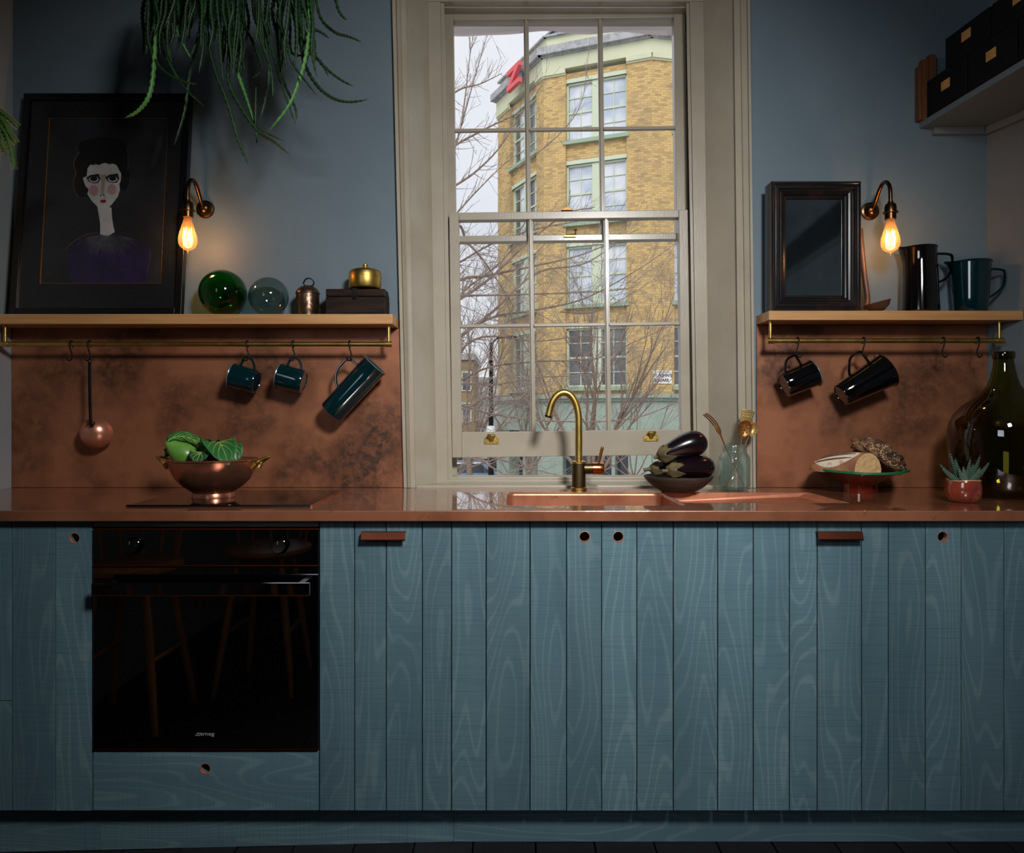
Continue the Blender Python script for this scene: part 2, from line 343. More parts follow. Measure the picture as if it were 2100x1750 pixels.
b = MB(); b.box((XL, YB, -.10), (2.3, YW, -.062)); floor = struct('floor', b, M_floor)
# black boards, each its own piece (they dip to the left as in the old house)
def zf(x): return -.034+(min(max(x, -1.45), -.16)+1.45)/1.29*.030
ex = [-297-0, -180, -90, 15, 130, 245, 362, 482, 600, 726, 850, 971, 1100, 1222, 1345, 1475, 1590, 1720, 1845, 1955, 2075, 2190, 2310, 2420]
for i in range(len(ex)-1):
    x0 = (ex[i]-CX)*1.99/F; x1 = (ex[i+1]-CX)*1.99/F-.004
    if i == 0: x0 = XL
    x1 = min(x1, 2.1); x0 = max(x0, XL)
    z0, z1 = zf(x0)+random.uniform(-.002, .001), zf(x1)+random.uniform(-.002, .001)
    b = MB(); b.hexa([(x0,YB,-.062),(x1,YB,-.062),(x1,2.02,-.062),(x0,2.02,-.062),(x0,YB,z0),(x1,YB,z1),(x1,2.02,z1),(x0,2.02,z0)])
    b.build('floorboard', M_floor, floor, bev=.002)

# ------------------------------------------------------------------ window surround (slightly out of plumb, like the house)
ZA, ZB_ = .921, 3.0
def col_px(px_top, px_bot, Y, z):       # lean measured in the photograph between rows 0 and 1000
    zt, zb = ZC+CY*Y/F, ZC-(1000-CY)*Y/F
    t = (z-zb)/(zt-zb); px = px_bot+(px_top-px_bot)*t
    return (px-CX)*Y/F
def strip(mb, profile, z0=ZA, z1=ZB_):
    """profile: closed list of (px_top, px_bottom, Y) swept from z0 to z1"""
    lo = [(col_px(a, c, Y, z0), Y, z0) for a, c, Y in profile]; hi = [(col_px(a, c, Y, z1), Y, z1) for a, c, Y in profile]
    n = len(lo)
    mb.add(lo+hi, [tuple(reversed(range(n))), tuple(range(n, 2*n))]+[(i,(i+1)%n,n+(i+1)%n,n+i) for i in range(n)])
YT = 2.530
tl = MB()
strip(tl, [(804,828,YW),(804,828,YT),(811,834,YT),(812,835,YT+.006),(813,836,YT),(821,841,YT-.004),(823,843,YT+.004),(826,846,YT+.007),(833,852,YT+.006),(834,853,YW)])
struct('trim_1', tl, M_trim)
tr = MB()
strip(tr, [(1538,1550,YW),(1538,1550,YT),(1533,1545,YT),(1532,1544,YT+.006),(1531,1543,YT),(1519,1533,YT-.004),(1517,1531,YT+.004),(1512,1526,YT+.008),(1505,1516,YT+.006),(1504,1515,YW)])
struct('trim_2', tr, M_trim)
# splayed reveal panels and flat box-frame boards
YBX = 2.655
rl = MB(); strip(rl, [(833,852,YW),(833,852,YW+.14),(877,895,YW+.14),(877,895,YBX)]); struct('trim_3', rl, M_trim)
rr = MB(); strip(rr, [(1505,1516,YW),(1505,1516,YW+.14),(1443,1456,YW+.14),(1443,1456,YBX)]); struct('trim_4', rr, M_trim)
win = thing('window_1', (.2, 2.7, .93), kind='structure')
fb = MB()
strip(fb, [(877,895,YBX),(903,919,YBX),(903,919,YBX+.16),(877,895,YBX+.16)]); strip(fb, [(903,919,YBX+.008),(911,928,YBX+.008),(911,928,YBX+.03),(903,919,YBX+.03)])
strip(fb, [(1443,1456,YBX),(1414,1431,YBX),(1414,1431,YBX+.16),(1443,1456,YBX+.16)]); strip(fb, [(1414,1431,YBX+.008),(1407,1424,YBX+.008),(1407,1424,YBX+.03),(1414,1431,YBX+.03)])
# head of the box frame
h0 = P(860, 4, YBX); h1 = P(1460, 4, YBX)
fb.box((h0.x, YBX-.004, h0.z), (h1.x, YBX+.03, 3.0)); fb.box((h0.x, YBX+.03, P(0,16,YBX+.03).z), (h1.x, YBX+.16, 3.0))
strip(fb, [(870,888,2.775),(922,938,2.775),(922,938,2.80),(870,888,2.80)]); strip(fb, [(1392,1409,2.775),(1450,1466,2.775),(1450,1466,2.80),(1392,1409,2.80)])
fb.build('window_frame', M_trim, win, bev=.0015)
sl = MB(); a = P(852, 1000, YW); c = P(1516, 1000, YW)
sl.box((a.x+.002, YW-.004, .905), (c.x-.002, YBX, .927)); sl.box((a.x+.02, YBX+.007, .905), (c.x-.02, 2.84, .936)); sl.box((a.x+.02, YBX+.010, .930), (c.x-.02, 2.76, .947))
sl.build('window_sill', M_trim, win, bev=.003)
# sashes, built square and then turned a little with the crooked frame
AL = .0128; RC = (1165, 450)
def W(px, py, Y):
    dx, dy = px-RC[0], py-RC[1]
    return P(RC[0]+dx+AL*dy, RC[1]+dy-AL*dx, Y)
def wbox(mb, x0, y0, x1, y1, Y0, Y1):
    q = [W(x0,y1,Y0), W(x1,y1,Y0), W(x1,y1,Y0), W(x0,y1,Y0)]
    f = [W(x0,y1,Y0), W(x1,y1,Y0), W(x1,y0,Y0), W(x0,y0,Y0)]
    k = [Vector((p.x, Y1, p.z)) for p in f]
    mb.hexa([f[0], f[1], k[1], k[0], f[3], f[2], k[2], k[3]])
def sash(name, xo0, xg0, xb1, xb2, xg1, xo1, yo0, yg0, yb, yg1, yo1, Y, glassname):
    Y0, Y1 = Y-.02, Y+.02
    fr = MB(); wbox(fr, xo0, yo0, xg0, yo1, Y0, Y1); wbox(fr, xg1, yo0, xo1, yo1, Y0, Y1)
    wbox(fr, xg0, yo0, xg1, yg0, Y0, Y1); wbox(fr, xg0, yg1, xg1, yo1, Y0, Y1)
    s = fr.build(name, M_trim, win, bev=.0025)
    bars = [(xb1-4.2, yg0, xb1+4.2, yg1), (xb2-4.2, yg0, xb2+4.2, yg1)]
    for x0, y0, x1, y1 in bars:
        g = MB(); wbox(g, x0+1.5, y0, x1-1.5, y1, Y0+.004, Y0+.026); wbox(g, x0-1, y0, x1+1, y1, Y0+.014, Y0+.028); g.build('glazing_bar', M_trim, s, bev=.0015)
    for x0, x1 in ((xg0, xb1-4.2), (xb1+4.2, xb2-4.2), (xb2+4.2, xg1)):
        g = MB(); wbox(g, x0, yb-2.5, x1, yb+2, Y0+.004, Y0+.022); wbox(g, x0, yb-4, x1, yb+3, Y0+.014, Y0+.026); g.build('glazing_bar', M_trim, s, bev=.0015)
        for y0, y1 in ((yg0, yb), (yb, yg1)):
            g = MB(); wbox(g, x0, y0, x1, y1, Y0+.020, Y0+.022); g.build('pane', M_glass, s)
    return s
upper = sash('upper_sash', 906, 935, 1084, 1236, 1387, 1411, 10, 38, 265, 481, 494, 2.748, 'g')
lower = sash('lower_sash', 921, 941, 1088, 1243, 1392, 1411, 433, 449, 667, 884, 936, 2.702, 'g')
# brass furniture on the sashes
def sash_lift(px, py):
    p = P(px, py, 2.682); m = MB(); m.box((p.x-.027, p.y-.004, p.z-.016), (p.x+.027, p.y, p.z+.004))
    m.prism([(p.x-.024,p.y-.004,p.z+.004),(p.x+.024,p.y-.004,p.z+.004),(p.x+.012,p.y-.004,p.z+.018),(p.x-.012,p.y-.004,p.z+.018)], (0,.004,0))
    m.tube([(p.x-.0,p.y-.002,p.z-.002),(p.x,p.y-.012,p.z+.004),(p.x,p.y-.018,p.z+.016)], [.008,.008,.011], 12)
    m.tube([(p.x-.013,p.y-.018,p.z+.017),(p.x,p.y-.023,p.z+.013),(p.x+.013,p.y-.018,p.z+.017)], [.006,.008,.006], 10)
    for s in (-.021, .021): m.sphere((p.x+s, p.y-.004, p.z-.010), .0028, 8, 6)
    m.build('sash_lift', M_brass, lower, smooth=True, bev=.0008)
sash_lift(1008, 902); sash_lift(1335, 896)
p = W(1168, 487, 2.73); m = MB(); m.box((p.x-.022,p.y-.012,p.z),(p.x+.022,p.y+.012,p.z+.005)); m.tube([(p.x-.018,p.y,p.z+.006),(p.x+.016,p.y-.004,p.z+.008),(p.x+.021,p.y-.004,p.z+.012),(p.x+.021,p.y-.004,p.z+.024)],[.005,.004,.004,.004],8); m.sphere((p.x+.021,p.y-.004,p.z+.027),.0065,10,6,(1.3,1.3,.7))
m.build('sash_fastener', M_brass, upper, smooth=True)
p = W(1163, 433, 2.70); m = MB(); m.prism([(p.x-.022,p.y-.012,p.z),(p.x+.022,p.y-.012,p.z),(p.x+.010,p.y-.012,p.z+.012),(p.x-.004,p.y-.012,p.z+.012),(p.x-.022,p.y-.012,p.z+.004)], (0,.02,0))
m.build('fastener_keep', M_brassd, lower, bev=.001)
# cloth roll of an outside blind hanging over the top panes
M_cloth = cloth_mat('grey_blind_cloth', (214,204,204))
def blind(u, v):
    px = 905+u*515; bot = 69+3.5*math.sin(u*9)+2*math.sin(u*23+1)-(6 if u > .9 else 0)*(u-.9)*10
    q = P(px, 20+(bot-20)*v, 2.84); q.y += .012*math.sin(u*14)*v; return q
g = MB(); g.grid(blind, 60, 8); g.build('blind_valance', M_cloth, win, smooth=True)

# ------------------------------------------------------------------ outside
GZ = -2.35
g = MB(); g.box((-60, 4, GZ-.3), (60, 120, GZ)); M_pave = mat('pale_paving', (150,148,146), .85, col2=(128,126,124), nscale=2)
struct('ground', g, M_pave)
M_brick = brick_mat('yellow_stock_brick', (212,178,116), (150,124,88), (116,106,100), (172,156,126))
M_stone = mat('grey_green_stonework', (156,170,158), .8, col2=(142,158,148), nscale=1.5)
M_cream = mat('pale_green_render', (206,208,178), .8, col2=(196,200,172), nscale=1)
M_mould = mat('weathered_stone_moulding', (176,176,178), .9, col2=(140,142,146), nscale=4, ndet=6, bump=.8, bscale=8)
M_slate = mat('slate_roof', (120,132,142), .7, col2=(150,158,164), nscale=2)
M_wfr = mat('sage_window_paint', (196,206,182), .6)
M_sill = mat('sage_sill_paint', (150,168,146), .6)
M_pane1 = mat('painted_sky_pane', (176,188,206), .08, col2=(214,218,228), nscale=.9, ndet=2, lo=.42, hi=.6, spec=.9)  # pale sky reflection painted into the pane colour
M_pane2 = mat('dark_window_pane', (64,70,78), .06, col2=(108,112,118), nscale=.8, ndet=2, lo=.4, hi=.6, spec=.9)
M_shopd = mat('dark_shop_glass', (58,64,72), .1, spec=.8)
M_awn = mat('plum_awning', (84,66,82), .8)
bd = thing('apartment_building', (1.25, 27.5, GZ), 'yellow brick corner building with sage windows and pale cornice across the street', 'building')
C1 = Vector((4.98, 26.0)); C2 = Vector((P(1115,0,27.5).x, 27.5)); C3 = Vector((P(1021,0,31.3).x, 31.3)); C4 = Vector((14.0, 27.9))
class Face:
    """wall frame: u runs along the wall, d stands out of it towards the street, z up"""
    def __init__(s, A, B):
        s.A = A; s.U = (B-A).normalized(); s.len = (B-A).length; s.N = Vector((s.U.y, -s.U.x))
        if s.N.y > 0: s.N = -s.N
    def u_at(s, px, d=0):
        k = (px-CX)/F       # intersection of the sight line with the wall
        return (k*(s.A.y+s.N.y*d)-(s.A.x+s.N.x*d))/(s.U.x-k*s.U.y)
    def w(s, u, d, z): q = s.A+s.U*u+s.N*d; return Vector((q.x, q.y, z))
    def box(s, mb, u0, u1, d0, d1, z0, z1):
        mb.hexa([s.w(u0,d1,z0), s.w(u1,d1,z0), s.w(u1,d0,z0), s.w(u0,d0,z0), s.w(u0,d1,z1), s.w(u1,d1,z1), s.w(u1,d0,z1), s.w(u0,d0,z1)])
    def build(s, mb, name, m, parent, **k):
        # the mesh is kept in the wall's own frame so brick courses follow the wall
        ang = math.atan2(s.U.y, s.U.x); base = s.w(0,0,GZ); M = Matrix.Rotation(-ang, 3, 'Z')
        o = mb.build(name, m, parent, base=base, **k)
        for v in o.data.vertices: v.co = M @ v.co
        if parent.type == 'EMPTY' or 'wall_frame' not in parent:
            o.location = base-parent.location if parent.parent is None else base; o.rotation_euler = (0,0,ang)
        o['wall_frame'] = 1
        return o
FA = Face(C2, C1); FL = Face(C3, C2); FB = Face(C1, C4)
ZTOP = 13.98
def facade(fc, bays, zrows, lights, depth=.32):
    """brick piers and spandrels around recessed bays, windows set back in them"""
    br = MB(); edges = [0.0]
    for (a, c) in bays: edges += [a, c]
    edges.append(fc.len)
    for i in range(0, len(edges), 2): fc.box(br, edges[i], edges[i+1], -depth-.3, 0, 1.98, ZTOP)
    for (a, c) in bays:
        prev = ZTOP
        for (z1, z0) in zrows:
            fc.box(br, a, c, -depth-.3, -.12, z1, prev); prev = z0
        fc.box(br, a, c, -depth-.3, -.12, 1.98, prev)
    fc.build(br, 'brick_wall', M_brick, bd)
    for (a, c) in bays:
        for k, (z1, z0) in enumerate(zrows):
            f = MB(); fc.box(f, a, c, -.30, -.08, z1, z1+.14)
            fw = .07; mid = [(a+(c-a)*i/lights) for i in range(lights+1)]
            fc.box(f, a, a+fw, -.3, -.16, z0, z1); fc.box(f, c-fw, c, -.3, -.16, z0, z1); fc.box(f, a, c, -.3, -.16, z1-fw, z1); fc.box(f, a, c, -.3, -.16, z0, z0+fw)
            for mm in mid[1:-1]: fc.box(f, mm-.17, mm+.17, -.3, -.14, z0, z1)
            for i in range(lights):
                u0 = mid[i]+(fw if i == 0 else .17); u1 = mid[i+1]-(fw if i == lights-1 else .17)
                fc.box(f, (u0+u1)/2-.018, (u0+u1)/2+.018, -.28, -.22, z0, z1)
                for q in range(1, 4):
                    zz = z0+(z1-z0)*q/4; t = .035 if q == 2 else .016; fc.box(f, u0, u1, -.28, -.21 if q == 2 else -.22, zz-t, zz+t)
            w = fc.build(f, 'window', M_wfr, bd)
            for i in range(lights):
                u0 = mid[i]+(fw if i == 0 else .17); u1 = mid[i+1]-(fw if i == lights-1 else .17)
                for h in range(2):
                    for q in range(4):
                        g = MB(); ua = u0+(u1-u0)*h/2; ub = u0+(u1-u0)*(h+1)/2
                        fc.box(g, ua+.018, ub-.018, -.27, -.25, z0+(z1-z0)*q/4+.02, z0+(z1-z0)*(q+1)/4-.02)
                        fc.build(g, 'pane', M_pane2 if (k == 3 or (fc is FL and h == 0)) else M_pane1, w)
            s_ = MB(); fc.box(s_, a-.1, c+.1, -.3, .06, z0-.14, z0); fc.build(s_, 'sill', M_sill, bd)
rows = [(13.60-3.05*k, 11.42-3.05*k) for k in range(4)]
facade(FA, [(FA.u_at(1160), FA.u_at(1285))], rows, 2)
facade(FL, [(FL.u_at(1046), FL.u_at(1100))], rows, 2)
facade(FB, [(FB.u_at(1383), FB.u_at(1383)+2.3), (FB.u_at(1383)+3.7, FB.u_at(1383)+6)], rows, 2)
def band(name, m, z0, z1, d):
    mb = MB()
    for (A, B) in ((C3, C2), (C2, C1), (C1, C4)):
        f = Face(A, B); f.box(mb, -d*.6, f.len+d*.45, -.5, d, z0, z1)
    mb.build(name, m, bd)
band('cornice_moulding', M_mould, 14.68, 14.96, .28); band('cornice_moulding', M_mould, 14.62, 14.68, .14)
band('frieze', M_cream, 14.11, 14.62, .06)
for fc, us in ((FA, [(0, FA.u_at(1160)), (FA.u_at(1285), FA.len)]), (FL, [(0, FL.u_at(1046)), (FL.u_at(1100), FL.len)]), (FB, [(0, FB.u_at(1383))])):
    for (a, c) in us:
        mb = MB(); fc.box(mb, a, c, 0, .10, 13.94, 14.11); fc.box(mb, a, c, 0, .05, 13.88, 13.94); fc.build(mb, 'pier_cap', M_cream, bd)
band('parapet', M_cream, 14.96, 15.45, -.1); band('parapet_coping', M_mould, 15.45, 15.52, .02)
rf = MB(); rf.prism([FL.w(-.2,-.1,15.5), FL.w(FL.len,-.1,15.52), FL.w(FL.len,-2.0,17.4), FL.w(-.2,-1.0,16.2)], (0,0,.08))
rf.prism([FA.w(0,-.2,15.52), FA.w(FA.len,-.2,15.52), FA.w(FA.len,-2.2,17.0), FA.w(0,-2.2,17.4)], (0,0,.08))
rf.build('roof', M_slate, bd)
# ground floor: cornice, fascia, plum awnings, piers, dark shop windows
band('shop_cornice', M_stone, 1.84, 1.98, .22); band('shop_cornice', M_stone, 1.74, 1.84, .12)
band('shop_fascia', M_stone, .75, 1.74, .02); band('shop_fascia_bead', M_stone, .62, .75, .12)
band('stall_riser', M_stone, GZ, GZ+.35, .02)
back = MB()
for f in (FL, FA, FB): f.box(back, .1, f.len, -.6, -.4, GZ, .75)
back.build('shop_glass', M_shopd, bd)
def pier(fc, px0, px1, z1=.62):
    mb = MB(); a, c = fc.u_at(px0), fc.u_at(px1); fc.box(mb, a, c, -.5, .06, GZ, z1); fc.build(mb, 'shop_pier', M_stone, bd)
for a, c in ((1021,1047),(1075,1080),(1090,1093)): pier(FL, a, c)
for a, c in ((1104,1155),(1206,1212),(1255,1262),(1289,1337)): pier(FA, a, c)
for a, c in ((1337,1383),(1450,1500)): pier(FB, a, c)
for fc, a, c in ((FL,1047,1092),(FA,1155,1290),(FB,1384,1450)):
    mb = MB(); u0, u1 = fc.u_at(a), fc.u_at(c); mb.prism([fc.w(u0,-.1,.62), fc.w(u0,.3,.28), fc.w(u0,.3,.2), fc.w(u0,-.1,.2)], fc.w(u1,0,0)-fc.w(u0,0,0)); mb.build('awning', M_awn, bd)
# red letter on the cornice
zl = thing('rooftop_letter', FL.w(1.35,.5,14.0), 'big red letter Z of a sign mounted on the brick building cornice', 'sign')
M_red = mat('faded_red_sign', (226,96,104), .6)
ang = math.atan2(FL.U.y, FL.U.x)
u0 = FL.u_at(1046,.4); zz = MB(); q = lambda u, z: FL.w(u, .40, z)
w_ = (FL.u_at(1071,.4)-u0)
pts = [(0,.95),(0,1.22),(1,1.22),(1,.98),(.36,.27),(1,.27),(1,0),(0,0),(0,.26),(.62,.95)]
zz.prism([q(u0+a*w_, 14.12+c*.66) for a, c in pts], (FL.N.x*.16, FL.N.y*.16, 0))
zz.build('letter_face', M_red, zl)
mb = MB(); FL.box(mb, u0+.3, u0+w_-.3, 0.25, .41, 14.35, 14.65); mb.build('bracket', M_slate, zl)
# street sign
sg = thing('street_sign', FB.w(FB.u_at(1357), .02, 2.5), 'white enamel street name plate reading ST. JOHN\'S SQUARE on the yellow brick wall', 'sign')
M_white = mat('white_enamel_plate', (232,232,232), .3); M_ink = mat('black_lettering', (40,42,46), .5)
sa = math.atan2(FB.U.y, FB.U.x)
u0, u1 = FB.u_at(1339), FB.u_at(1377); ztop = ZC-(760-CY)*26.05/F; zbot = ZC-(787-CY)*26.05/F
mb = MB(); FB.box(mb, u0, u1, 0.0, .03, zbot, ztop); mb.build('plate', M_white, sg)
uc = (u0+u1)/2
for body, z, sz in (("ISLINGTON BOROUGH", ztop-.075, .055), ("ST. JOHN'S", ztop-.225, .150), ("SQUARE", ztop-.395, .150)):
    t = text('lettering', body, sz, M_ink, sg, FB.w(uc-(.04 if body == 'SQUARE' else 0), .036, z)-sg.location, (R(90),0,sa), .002, off=.003 if body[0] == 'S' else 0)
# far street
def far_block(name, px0, px1, pytop, Y, m, label, win_m, nx, nz, pane=True):
    a = P(px0, pytop, Y); c = P(px1, pytop, Y); r = thing(name, ((a.x+c.x)/2, Y, GZ), label, 'building')
    mb = MB(); mb.box((a.x, Y, GZ), (c.x, Y+6, a.z)); mb.build('wall', m, r)
    mb = MB(); mb.box((a.x-.1, Y-.15, a.z-.1), (c.x+.1, Y+6, a.z+.25)); mb.build('parapet', M_mould, r)
    for i in range(nx):
        for j in range(nz):
            x0 = a.x+(c.x-a.x)*(i+.25)/nx; x1 = a.x+(c.x-a.x)*(i+.75)/nx; z0 = GZ+1+(a.z-GZ-1.4)*(j+.2)/nz; z1 = GZ+1+(a.z-GZ-1.4)*(j+.75)/nz
            f = MB(); f.box((x0-.08, Y-.06, z0-.08), (x1+.08, Y-.002, z1+.08)); o = f.build('window', M_wfr, r)
            f = MB(); f.box((x0, Y-.09, z0), (x1, Y-.062, z1)); f.build('pane', win_m, o)
M_brn = brick_mat('brown_brick', (150,128,92), (134,112,82), (90,80,72), (150,138,116))
M_pale = mat('pale_far_render', (208,212,220), .8, col2=(190,196,208), nscale=.4)
far_block('far_building', 880, 972, 735, 44, M_brn, 'brown brick building at the far end of the street behind branches', M_pane2, 3, 3)
far_block('far_building', 974, 1062, 782, 52, M_pale, 'pale grey building at the end of the street beside the lamp post', M_pane1, 3, 3)
far_block('far_building', 780, 905, 640, 60, M_pale, 'tall pale building far down the street at the left window edge', M_pane2, 4, 5)
lp = thing('lamp_post', (P(1007,0,24).x, 24, GZ), 'thin dark street lamp post standing left of the brick building', 'street lamp')
x = lp.location.x; mb = MB(); mb.tube([(x,24,GZ),(x,24,1.5),(x,24,3.6)], [.11,.075,.05], 10); mb.build('post', M_iron, lp, smooth=True)
mb = MB(); mb.tube([(x,24,3.55),(x+.2,24,3.75),(x+.55,24,3.8)], .03, 8); mb.sphere((x+.65,24,3.78), .13, 12, 8, (1.6,1,.5)); mb.build('lantern', M_iron, lp, smooth=True)
mb = MB(); mb.lathe([(.13,-.2),(.17,0),(.13,.25)], 12, (x,24,.62), cap0=True, cap1=True); mb.build('sign_band', M_white, lp, smooth=True)
def car(px, Y, m, label, flip=1):
    x = P(px,0,Y).x; r = thing('car', (x, Y, GZ), label, 'car')
    b = MB(); prof = [(-2.1,.35),(-2.1,.8),(-1.5,.95),(-1.0,1.45),(.6,1.48),(1.25,.98),(2.05,.85),(2.15,.4)]
    b.prism([(x+a*flip, Y, GZ+c) for a, c in prof], (0,1.7,0)); b.build('body', m, r, bev=.08)
    b = MB(); b.prism([(x+a*flip, Y-.01, GZ+c) for a, c in [(-1.25,.98),(-.9,1.38),(.5,1.4),(1.0,.98)]], (0,1.72,0)); b.build('window_glass', M_shopd, r)
    for a in (-1.35, 1.35):
        b = MB(); b.lathe([(.0,-.1),(.32,-.1),(.34,0),(.32,.1),(0,.1)], 20, (x+a*flip, Y+.1, GZ+.33), Matrix.Rotation(R(90),3,'X')); b.build('wheel', M_iron, r, smooth=True)
M_carr = mat('red_car_paint', (200,30,30), .25, coat=1); M_carb = mat('dark_car_paint', (34,40,50), .2, coat=1); M_carl = mat('blue_grey_car_paint', (110,140,170), .25, coat=1)
car(948, 41, M_carr, 'red car parked far down the street'); car(962, 33, M_carl, 'pale blue car parked in front of the red car'); car(1012, 37, M_carb, 'dark car parked beside the pale brick corner', -1)

# ------------------------------------------------------------------ bare trees
M_bark = mat('pale_brown_bark', (140,120,106), .9, col2=(108,94,86), nscale=20)
M_bark2 = mat('grey_brown_twigs', (128,116,108), .9)
def limb(mb, p, d, L, r, depth, up=.35, seg=5, spread=38, kids=4, wob=.22, twigs=None):
    """recursive bough: bends upwards, forks into thinner ones"""
    pts = [p.copy()]; q = p.copy(); dd = d.normalized()
    for i in range(seg):
        dd = (dd+Vector((random.uniform(-wob,wob), random.uniform(-wob,wob), random.uniform(-wob,wob)+up/seg))).normalized()
        q = q+dd*L/seg; pts.append(q.copy())
    rs = [max(r*(1-.75*i/seg), .0022) for i in range(seg+1)]
    (mb if (r > .012 or twigs is None) else twigs).tube(pts, rs, 5 if r > .02 else 3, cap=False)
    if depth <= 0: return
    for k in range(kids):
        t = random.uniform(.2, .98); i = min(int(t*seg), seg-1); b = pts[i].lerp(pts[i+1], t*seg-i)
        ax = Vector((random.uniform(-1,1), random.uniform(-1,1), random.uniform(-1,1))).normalized()
        nd = Quaternion(ax, R(random.uniform(spread*.6, spread*1.3))) @ (pts[i+1]-pts[i]).normalized()
        limb(mb, b, nd, L*random.uniform(.4,.7), rs[i]*.6, depth-1, up, max(3, seg-1), spread, kids, wob, twigs)
def tree_back(px, Y, pytop, label, stems=6, n=5, fan=34, r=.05, depth=3, kids=5):
    x = P(px,0,Y).x; t = thing('bare_tree', (x, Y, GZ), label, 'tree'); mb = MB(); tw = MB()
    mb.tube([(x,Y,GZ),(x+.03,Y,GZ+.9),(x,Y,GZ+1.9)], [r*2.4,r*2,r*1.8], 10)
    H = P(0,pytop,Y).z-GZ-1.8
    for k in range(stems):
        a = R(-fan+2*fan*k/(stems-1)+random.uniform(-4,4)); d = Vector((math.sin(a), random.uniform(-.25,.25), math.cos(a)))
        limb(mb, Vector((x,Y,GZ+1.7)), d, H*random.uniform(.5,.72), r, depth, .25, 6, 30, kids, .12, tw)
    mb.build('trunk', M_bark, t, smooth=True); tag(tw.build('twigs', M_bark2, t), kind='stuff')
tree_back(1213, 19, 500, 'bare leafless street tree standing in front of the sage shop windows', 8, r=.055)
tree_back(1300, 21, 690, 'smaller bare tree with a low twiggy crown right of the first one', 6, fan=60, r=.026, kids=4)
tree_back(962, 27, 500, 'bare tree down the street against the white sky', 8, r=.06)
tree_back(1085, 23, 640, 'slender bare tree before the left face of the brick building', 6, r=.04)
nt_ = thing('bare_tree', (-2.6, 8.6, GZ), 'near bare tree whose long boughs reach in from the left across the window', 'tree')
mb = MB(); tw = MB(); YN = 8.6
mb.tube(spline([(-2.6,8.6,GZ),(-2.55,8.6,0),(-2.6,8.6,2.5),(-2.5,8.6,5.2)]), [.16-.11*i/18 for i in range(19)], 10)
BO = [
 [(760,760),(850,540),(935,440),(985,385),(1040,332),(1090,300)], [(760,500),(880,340),(930,300),(1000,262),(1075,222),(1120,160)],
 [(760,620),(880,450),(925,330),(945,262),(965,190),(985,120),(1003,60)], [(946,255),(955,190),(963,120),(972,68)],
 [(760,520),(870,250),(935,188),(985,172),(1030,150)], [(760,840),(900,600),(1000,566),(1090,547),(1200,520),(1310,470)],
 [(760,800),(900,600),(935,606),(1060,604),(1230,598),(1300,590)], [(760,900),(900,720),(1000,655),(1100,636),(1200,612),(1310,552),(1385,500)],
 [(760,900),(900,800),(1000,755),(1100,742),(1220,736),(1300,702),(1375,668)], [(760,860),(900,830),(1010,850),(1130,864),(1300,858),(1440,800),(1500,770)],
 [(760,900),(880,890),(960,868),(1040,840),(1100,800)], [(1060,345),(1120,300),(1170,250),(1195,200),(1206,120)],
 [(760,700),(900,560),(940,540),(1010,500),(1100,470),(1180,455),(1260,440)], [(760,760),(900,640),(960,590),(1030,535),(1090,460),(1130,440)],
 [(760,880),(900,760),(960,705),(1010,690),(1100,700),(1200,690),(1290,700)], [(760,950),(890,900),(1000,935),(1090,962),(1190,985)],
 [(760,1000),(900,985),(960,960),(1060,930),(1160,905),(1300,880)], [(760,820),(900,640),(1000,575),(1080,500),(1160,440),(1220,425)],
 [(760,950),(930,700),(1010,640),(1100,560),(1200,540),(1290,480)], [(1150,640),(1220,640),(1300,600),(1360,560)], [(760,640),(900,470),(960,500),(1010,560),(1060,640)],
 [(760,840),(920,790),(1010,790),(1100,775),(1200,770),(1260,760)], [(760,900),(925,845),(1000,815),(1080,812),(1150,800)], [(760,540),(900,400),(1000,330),(1060,250),(1100,180)],
 [(1180,985),(1250,960),(1330,900),(1420,830)], [(760,980),(920,930),(1010,960),(1080,1000)], [(1340,990),(1385,930),(1440,880)]]
for path in BO:
    yy = YN+random.uniform(-1.2,1.2); n0 = len(path); big = path[0][0] < 800
    pts = [P(a, c, yy+.12*i) for i, (a, c) in enumerate(path)]
    if big: pts[0] = Vector((-2.57, 8.6, min(max(pts[0].z, .2), 5)))
    sp = spline(pts, 7); N_ = len(sp); r0 = random.uniform(.016, .024) if big else .010
    rs = [max(r0*(1-.85*i/N_), .003) for i in range(N_)]; mb.tube(sp, rs, 5, cap=False)
    for i in range(6, N_-1, 1):
        for _ in range(1 if random.random() < .72 else 2):
            t = (sp[i+1]-sp[i]).normalized(); sgn = random.choice((-1,1,1))
            d = (t*random.uniform(.5,1.2)+Vector((0,random.uniform(-.4,.4),sgn*random.uniform(.3,1)))).normalized()
            low = sp[i].z < 3.4
            limb(mb, sp[i], d, random.uniform(.15,.55 if low else .38), rs[i]*.42, (1 if low else (1 if random.random() < .3 else 0)), .15, 4, 34, 2, .16, tw)
mb.build('trunk', M_bark, nt_, smooth=True); tag(tw.build('twigs', M_bark2, nt_), kind='stuff')
